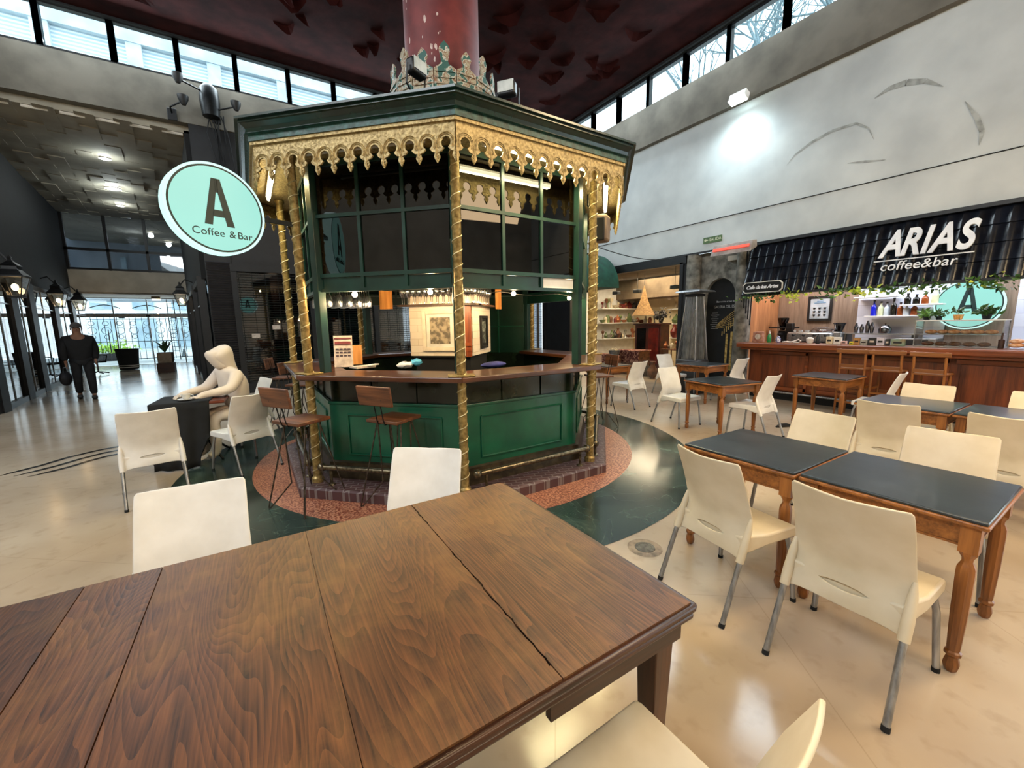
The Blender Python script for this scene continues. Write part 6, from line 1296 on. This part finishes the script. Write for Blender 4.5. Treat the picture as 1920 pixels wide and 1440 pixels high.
add_hand(V_, E_, R_, 9, (0, -.3, -1), (0, 1, 0)); add_hand(V_, E_, R_, 12, (0, 0, -1), (0, 1, 0))
skin_body('body', V_, E_, R_, M_skin, MAN)
def head_bits(par, c, s, ms, mh=None, cap=False):
    """nose, ears, eyes, mouth on a head centred at c that faces local -Y"""
    c = Vector(c)
    MB().tube([c + Vector((0, -.085, .02)) * s, c + Vector((0, -.112, -.015)) * s, c + Vector((0, -.09, -.025)) * s], [.008 * s, .014 * s, .01 * s], 6).build('nose', ms, par)
    for k_ in (-1, 1):
        MB().ball(c + Vector((k_ * .088, 0, 0)) * s, .028 * s, 8, (.4, .8, 1.2)).build('ear', ms, par)
        if not mh == 'blank': MB().ball(c + Vector((k_ * .033, -.083, .022)) * s, .010 * s, 8).build('eye', M_blackmat, par)
    if not mh == 'blank': MB().tube([c + Vector((-.025, -.088, -.045)) * s, c + Vector((0, -.094, -.048)) * s, c + Vector((.025, -.088, -.045)) * s], .005 * s, 5).build('mouth', pm('lips', '#6a3a32', '#7d4a40', 6, .6), par)
head_bits(MAN, (0, -.078, 1.625), 1.0, M_skin)
MB().lathe([(.094, 0), (.098, .02), (.088, .07), (.05, .11), (.01, .12)], (0, -.06, 1.66), 16, sy=1.15).build('hair', M_cap, MAN)
jv = [(0, .0, .80), (0, .02, 1.10), (0, .02, 1.34), (0, -.02, 1.50), (.20, .02, 1.38), (.245, .05, 1.12), (.235, -.06, .92), (-.20, .02, 1.38), (-.27, .0, 1.12), (-.255, .02, .90)]
skin_body('jacket', jv, [(0, 1), (1, 2), (2, 3), (2, 4), (4, 5), (5, 6), (2, 7), (7, 8), (8, 9)], [(.22, .17), (.23, .18), (.22, .17), (.085, .085), .11, .085, .06, .11, .085, .06], M_jacket, MAN)
tv = [(0, 0, .96), (.10, 0, .88), (.115, -.10, .50), (.12, -.05, .10), (-.10, 0, .88), (-.105, .04, .50), (-.115, .19, .13)]
skin_body('trousers', tv, [(0, 1), (1, 2), (2, 3), (0, 4), (4, 5), (5, 6)], [(.15, .12), .115, .085, .068, .115, .085, .068], M_trous, MAN)
MB().box((.12, -.10, .045), (.10, .27, .085)).build('shoe', M_black, MAN, bevel=.03, seg=3); MB().box((-.115, .13, .055), (.10, .27, .085), rx=-.15).build('shoe', M_black, MAN, bevel=.03, seg=3)
t = thing('shoulder_bag', 'dark soft bag hanging from the walking man at knee height', 'bag', (-3.78, 13.17, .52)); MB().ball((0, 0, 0), .18, 14, (.55, 1, .95)).build('bag', pm('bag_black', '#0b0b10', '#1c1a24', 8, .7), t); MB().tube([(0, -.1, .12), (0, -.06, .24), (0, .06, .24), (0, .1, .12)], .012, 6).build('handle', M_black, t)
# ------------------------------------------------------------------ the blank white seated figure and its draped table
M_blank = pm('blank_cream_white', '#dacdbf', '#e6dacd', 2, .9)
FIG = thing('person', 'blank cream-white silhouette-like person seated at the black-draped table', 'person', (-.30, 6.32, 0), -PI / 2 + .55)
fv = [(0, .06, .56), (0, .02, .78), (0, -.04, .98), (0, -.10, 1.11), (0, -.16, 1.19), (0, -.19, 1.28), (0, -.19, 1.34),
      (.20, -.06, 1.02), (.27, -.20, .86), (.20, -.46, .83), (-.20, -.06, 1.02), (-.27, -.20, .84), (-.22, -.46, .82),
      (.10, -.02, .53), (.13, -.36, .53), (.13, -.36, .10), (.13, -.46, .05), (-.10, -.02, .53), (-.13, -.36, .53), (-.13, -.34, .10), (-.13, -.44, .05)]
fe = list(E_[:0]) + [(0, 1), (1, 2), (2, 3), (3, 4), (4, 5), (5, 6), (2, 7), (7, 8), (8, 9), (2, 10), (10, 11), (11, 12), (0, 13), (13, 14), (14, 15), (15, 16), (0, 17), (17, 18), (18, 19), (19, 20)]
fr = [(.22, .17), (.22, .17), (.24, .16), .09, .09, .13, .10, .085, .065, .038, .085, .065, .038, .10, .075, .055, .045, .10, .075, .055, .045]
add_hand(fv, fe, fr, 9, (0, -1, -.3), (1, 0, 0)); add_hand(fv, fe, fr, 12, (0, -1, -.3), (-1, 0, 0))
skin_body('body', fv, fe, fr, M_blank, FIG)
skin_body('hair', [(0, -.18, 1.36), (0, -.13, 1.28), (.0, -.07, 1.16), (.03, .02, 1.0)], [(0, 1), (1, 2), (2, 3)], [.14, .165, .10, .04], M_blank, FIG)
TA = thing('cafe_table', 'wooden cafe table with curved iron legs under a black drape', 'table', (-.72, 6.25, 0), -.08); MB().lathe([(.40, .715), (.41, .725), (.41, .74), (.40, .748)], n=4, a0=PI / 4, sx=1.2, sy=1.2).build('top', wood('red_brown_top', '#4a1f10', '#7d3a1e', 'X', 1, .35), TA, smooth=False)
MB().lathe([(.04, .10), (.03, .3), (.045, .5), (.03, .6), (.10, .715)], n=12).build('pedestal', pm('dark_red_iron', '#1d0d0c', '#341614', 8, .4, .5), TA)
for k_ in range(4):
    a = PI / 4 + k_ * PI / 2; MB().tube([(.03 * math.cos(a), .03 * math.sin(a), .28), (.16 * math.cos(a), .16 * math.sin(a), .22), (.28 * math.cos(a), .28 * math.sin(a), .08), (.36 * math.cos(a), .36 * math.sin(a), .012)], .015, 7).build('curved_leg', M_blackmetal, TA)
b = MB(); bm = b.bm; nx, rows = 26, []
for j in range(16):
    r = []
    for i in range(nx + 1):
        u = i / nx; x = -.36 + u * .56
        if j < 5: y, z = .30 - j * .15, .757
        else:
            dz = (j - 5) / 10; z = .75 - dz * (.745 - .01); fold = math.sin(u * 19) * .022 * dz + math.sin(u * 7 + 1) * .03 * dz
            y = -.335 - .02 - .13 * dz * dz + fold; x = x - .02 * dz + .05 * dz * (u - .6) * -1
            if u > .82: z = max(z, .12 + (u - .82) * 1.2)
        r.append(bm.verts.new((x, y, z)))
    rows.append(r)
for A, B in zip(rows, rows[1:]):
    for i in range(nx): bm.faces.new((A[i], A[i + 1], B[i + 1], B[i]))
# left-hand fall
rows2 = []
for j in range(10):
    dz = j / 9; rows2.append([bm.verts.new((-.365 - .03 * dz + .02 * math.sin(i * 1.1) * dz, .30 - i * .08, .757 - dz * .5 - .2 * dz * (i / 8))) for i in range(9)])
for A, B in zip(rows2, rows2[1:]):
    for i in range(8): bm.faces.new((A[i], A[i + 1], B[i + 1], B[i]))
o = b.build('black_drape', pm('black_fabric', '#07080a', '#0f1114', 8, .9), None, angle=180); o.location = (-.72, 6.25, 0); o.rotation_euler = (0, 0, -.08); s = o.modifiers.new('th', 'SOLIDIFY'); s.thickness = .006
tag(o, 'black cloth draped over the cafe table and falling to the floor', 'cloth')
t = thing('coffee_cup', 'white cup on its saucer on the black-draped table', 'cup', (-.78, 6.08, .762)); MB().lathe([(.035, 0), (.08, .008), (.085, .014), (.04, .008), (.001, .006)], n=24).build('saucer', M_white, t); MB().lathe([(.025, .01), (.04, .03), (.046, .07), (.043, .07), (.036, .03), (.001, .018)], n=20).build('cup', M_white, t); MB().tube([(.044, 0, .06), (.07, 0, .055), (.068, 0, .03), (.038, 0, .028)], .005, 6).build('handle', M_white, t)
t = thing('saucer', 'white saucer at the right edge of the black-draped table', 'saucer', (-.47, 6.18, .762)); MB().lathe([(.035, 0), (.08, .008), (.085, .014), (.04, .008), (.001, .006)], n=24).build('plate', M_white, t)
# ------------------------------------------------------------------ outside the clerestory: facade with blinds, bare trees
struct(MB().box((0, 17.2, 10.6), (22, .3, 8.4)).build('wall_outside_far', M_blind, smooth=False))
b = MB()
for i in range(10): b.box((-8 + i * 1.9, 17.0, 10.6), (.35, .2, 8.4))
for z in (6.6, 10.0): b.box((0, 17.0, z), (22, .25, .35))
struct(b.build('trim_14', pm('pale_pilaster', '#b7c4cd', '#d4dee4', 2, .8), smooth=False))
M_bark = pm('bare_branch', '#5f6f76', '#85949a', 8, .9)
def bare_tree(x, y, lb, sd):
    rr = random.Random(sd); b = MB()
    def grow(p, d, L, r, dep):
        q = p + d * L; b.tube([p, (p + q) / 2 + Vector((rr.uniform(-.1, .1), rr.uniform(-.1, .1), 0)) * L * .5, q], [r, r * .85, r * .7], 5)
        if dep == 0: return
        for k_ in range(3 if dep > 1 else 2):
            nd = (d + Vector((rr.uniform(-1, 1), rr.uniform(-1, 1), rr.uniform(-.3, .7))) * .75).normalized(); grow(q, nd, L * (rr.uniform(.6, .85) if dep < 5 else .42), r * .62, dep - 1)
    grow(Vector((0, 0, 0)), Vector((.05, .05, 1)).normalized(), 5.2, .15, 5); o = b.build('bare_tree', M_bark); o.location = (x, y, 2.2); return tag(o, lb, 'tree')
bare_tree(14.6, 10.4, 'leafless tree outside the right-hand windows, farthest along', 1); bare_tree(14.4, 6.6, 'leafless tree outside the middle of the right-hand windows', 5); bare_tree(14.4, 3.0, 'leafless tree with a thick trunk outside the nearer right-hand windows', 9)
print('objects', len(bpy.data.objects))
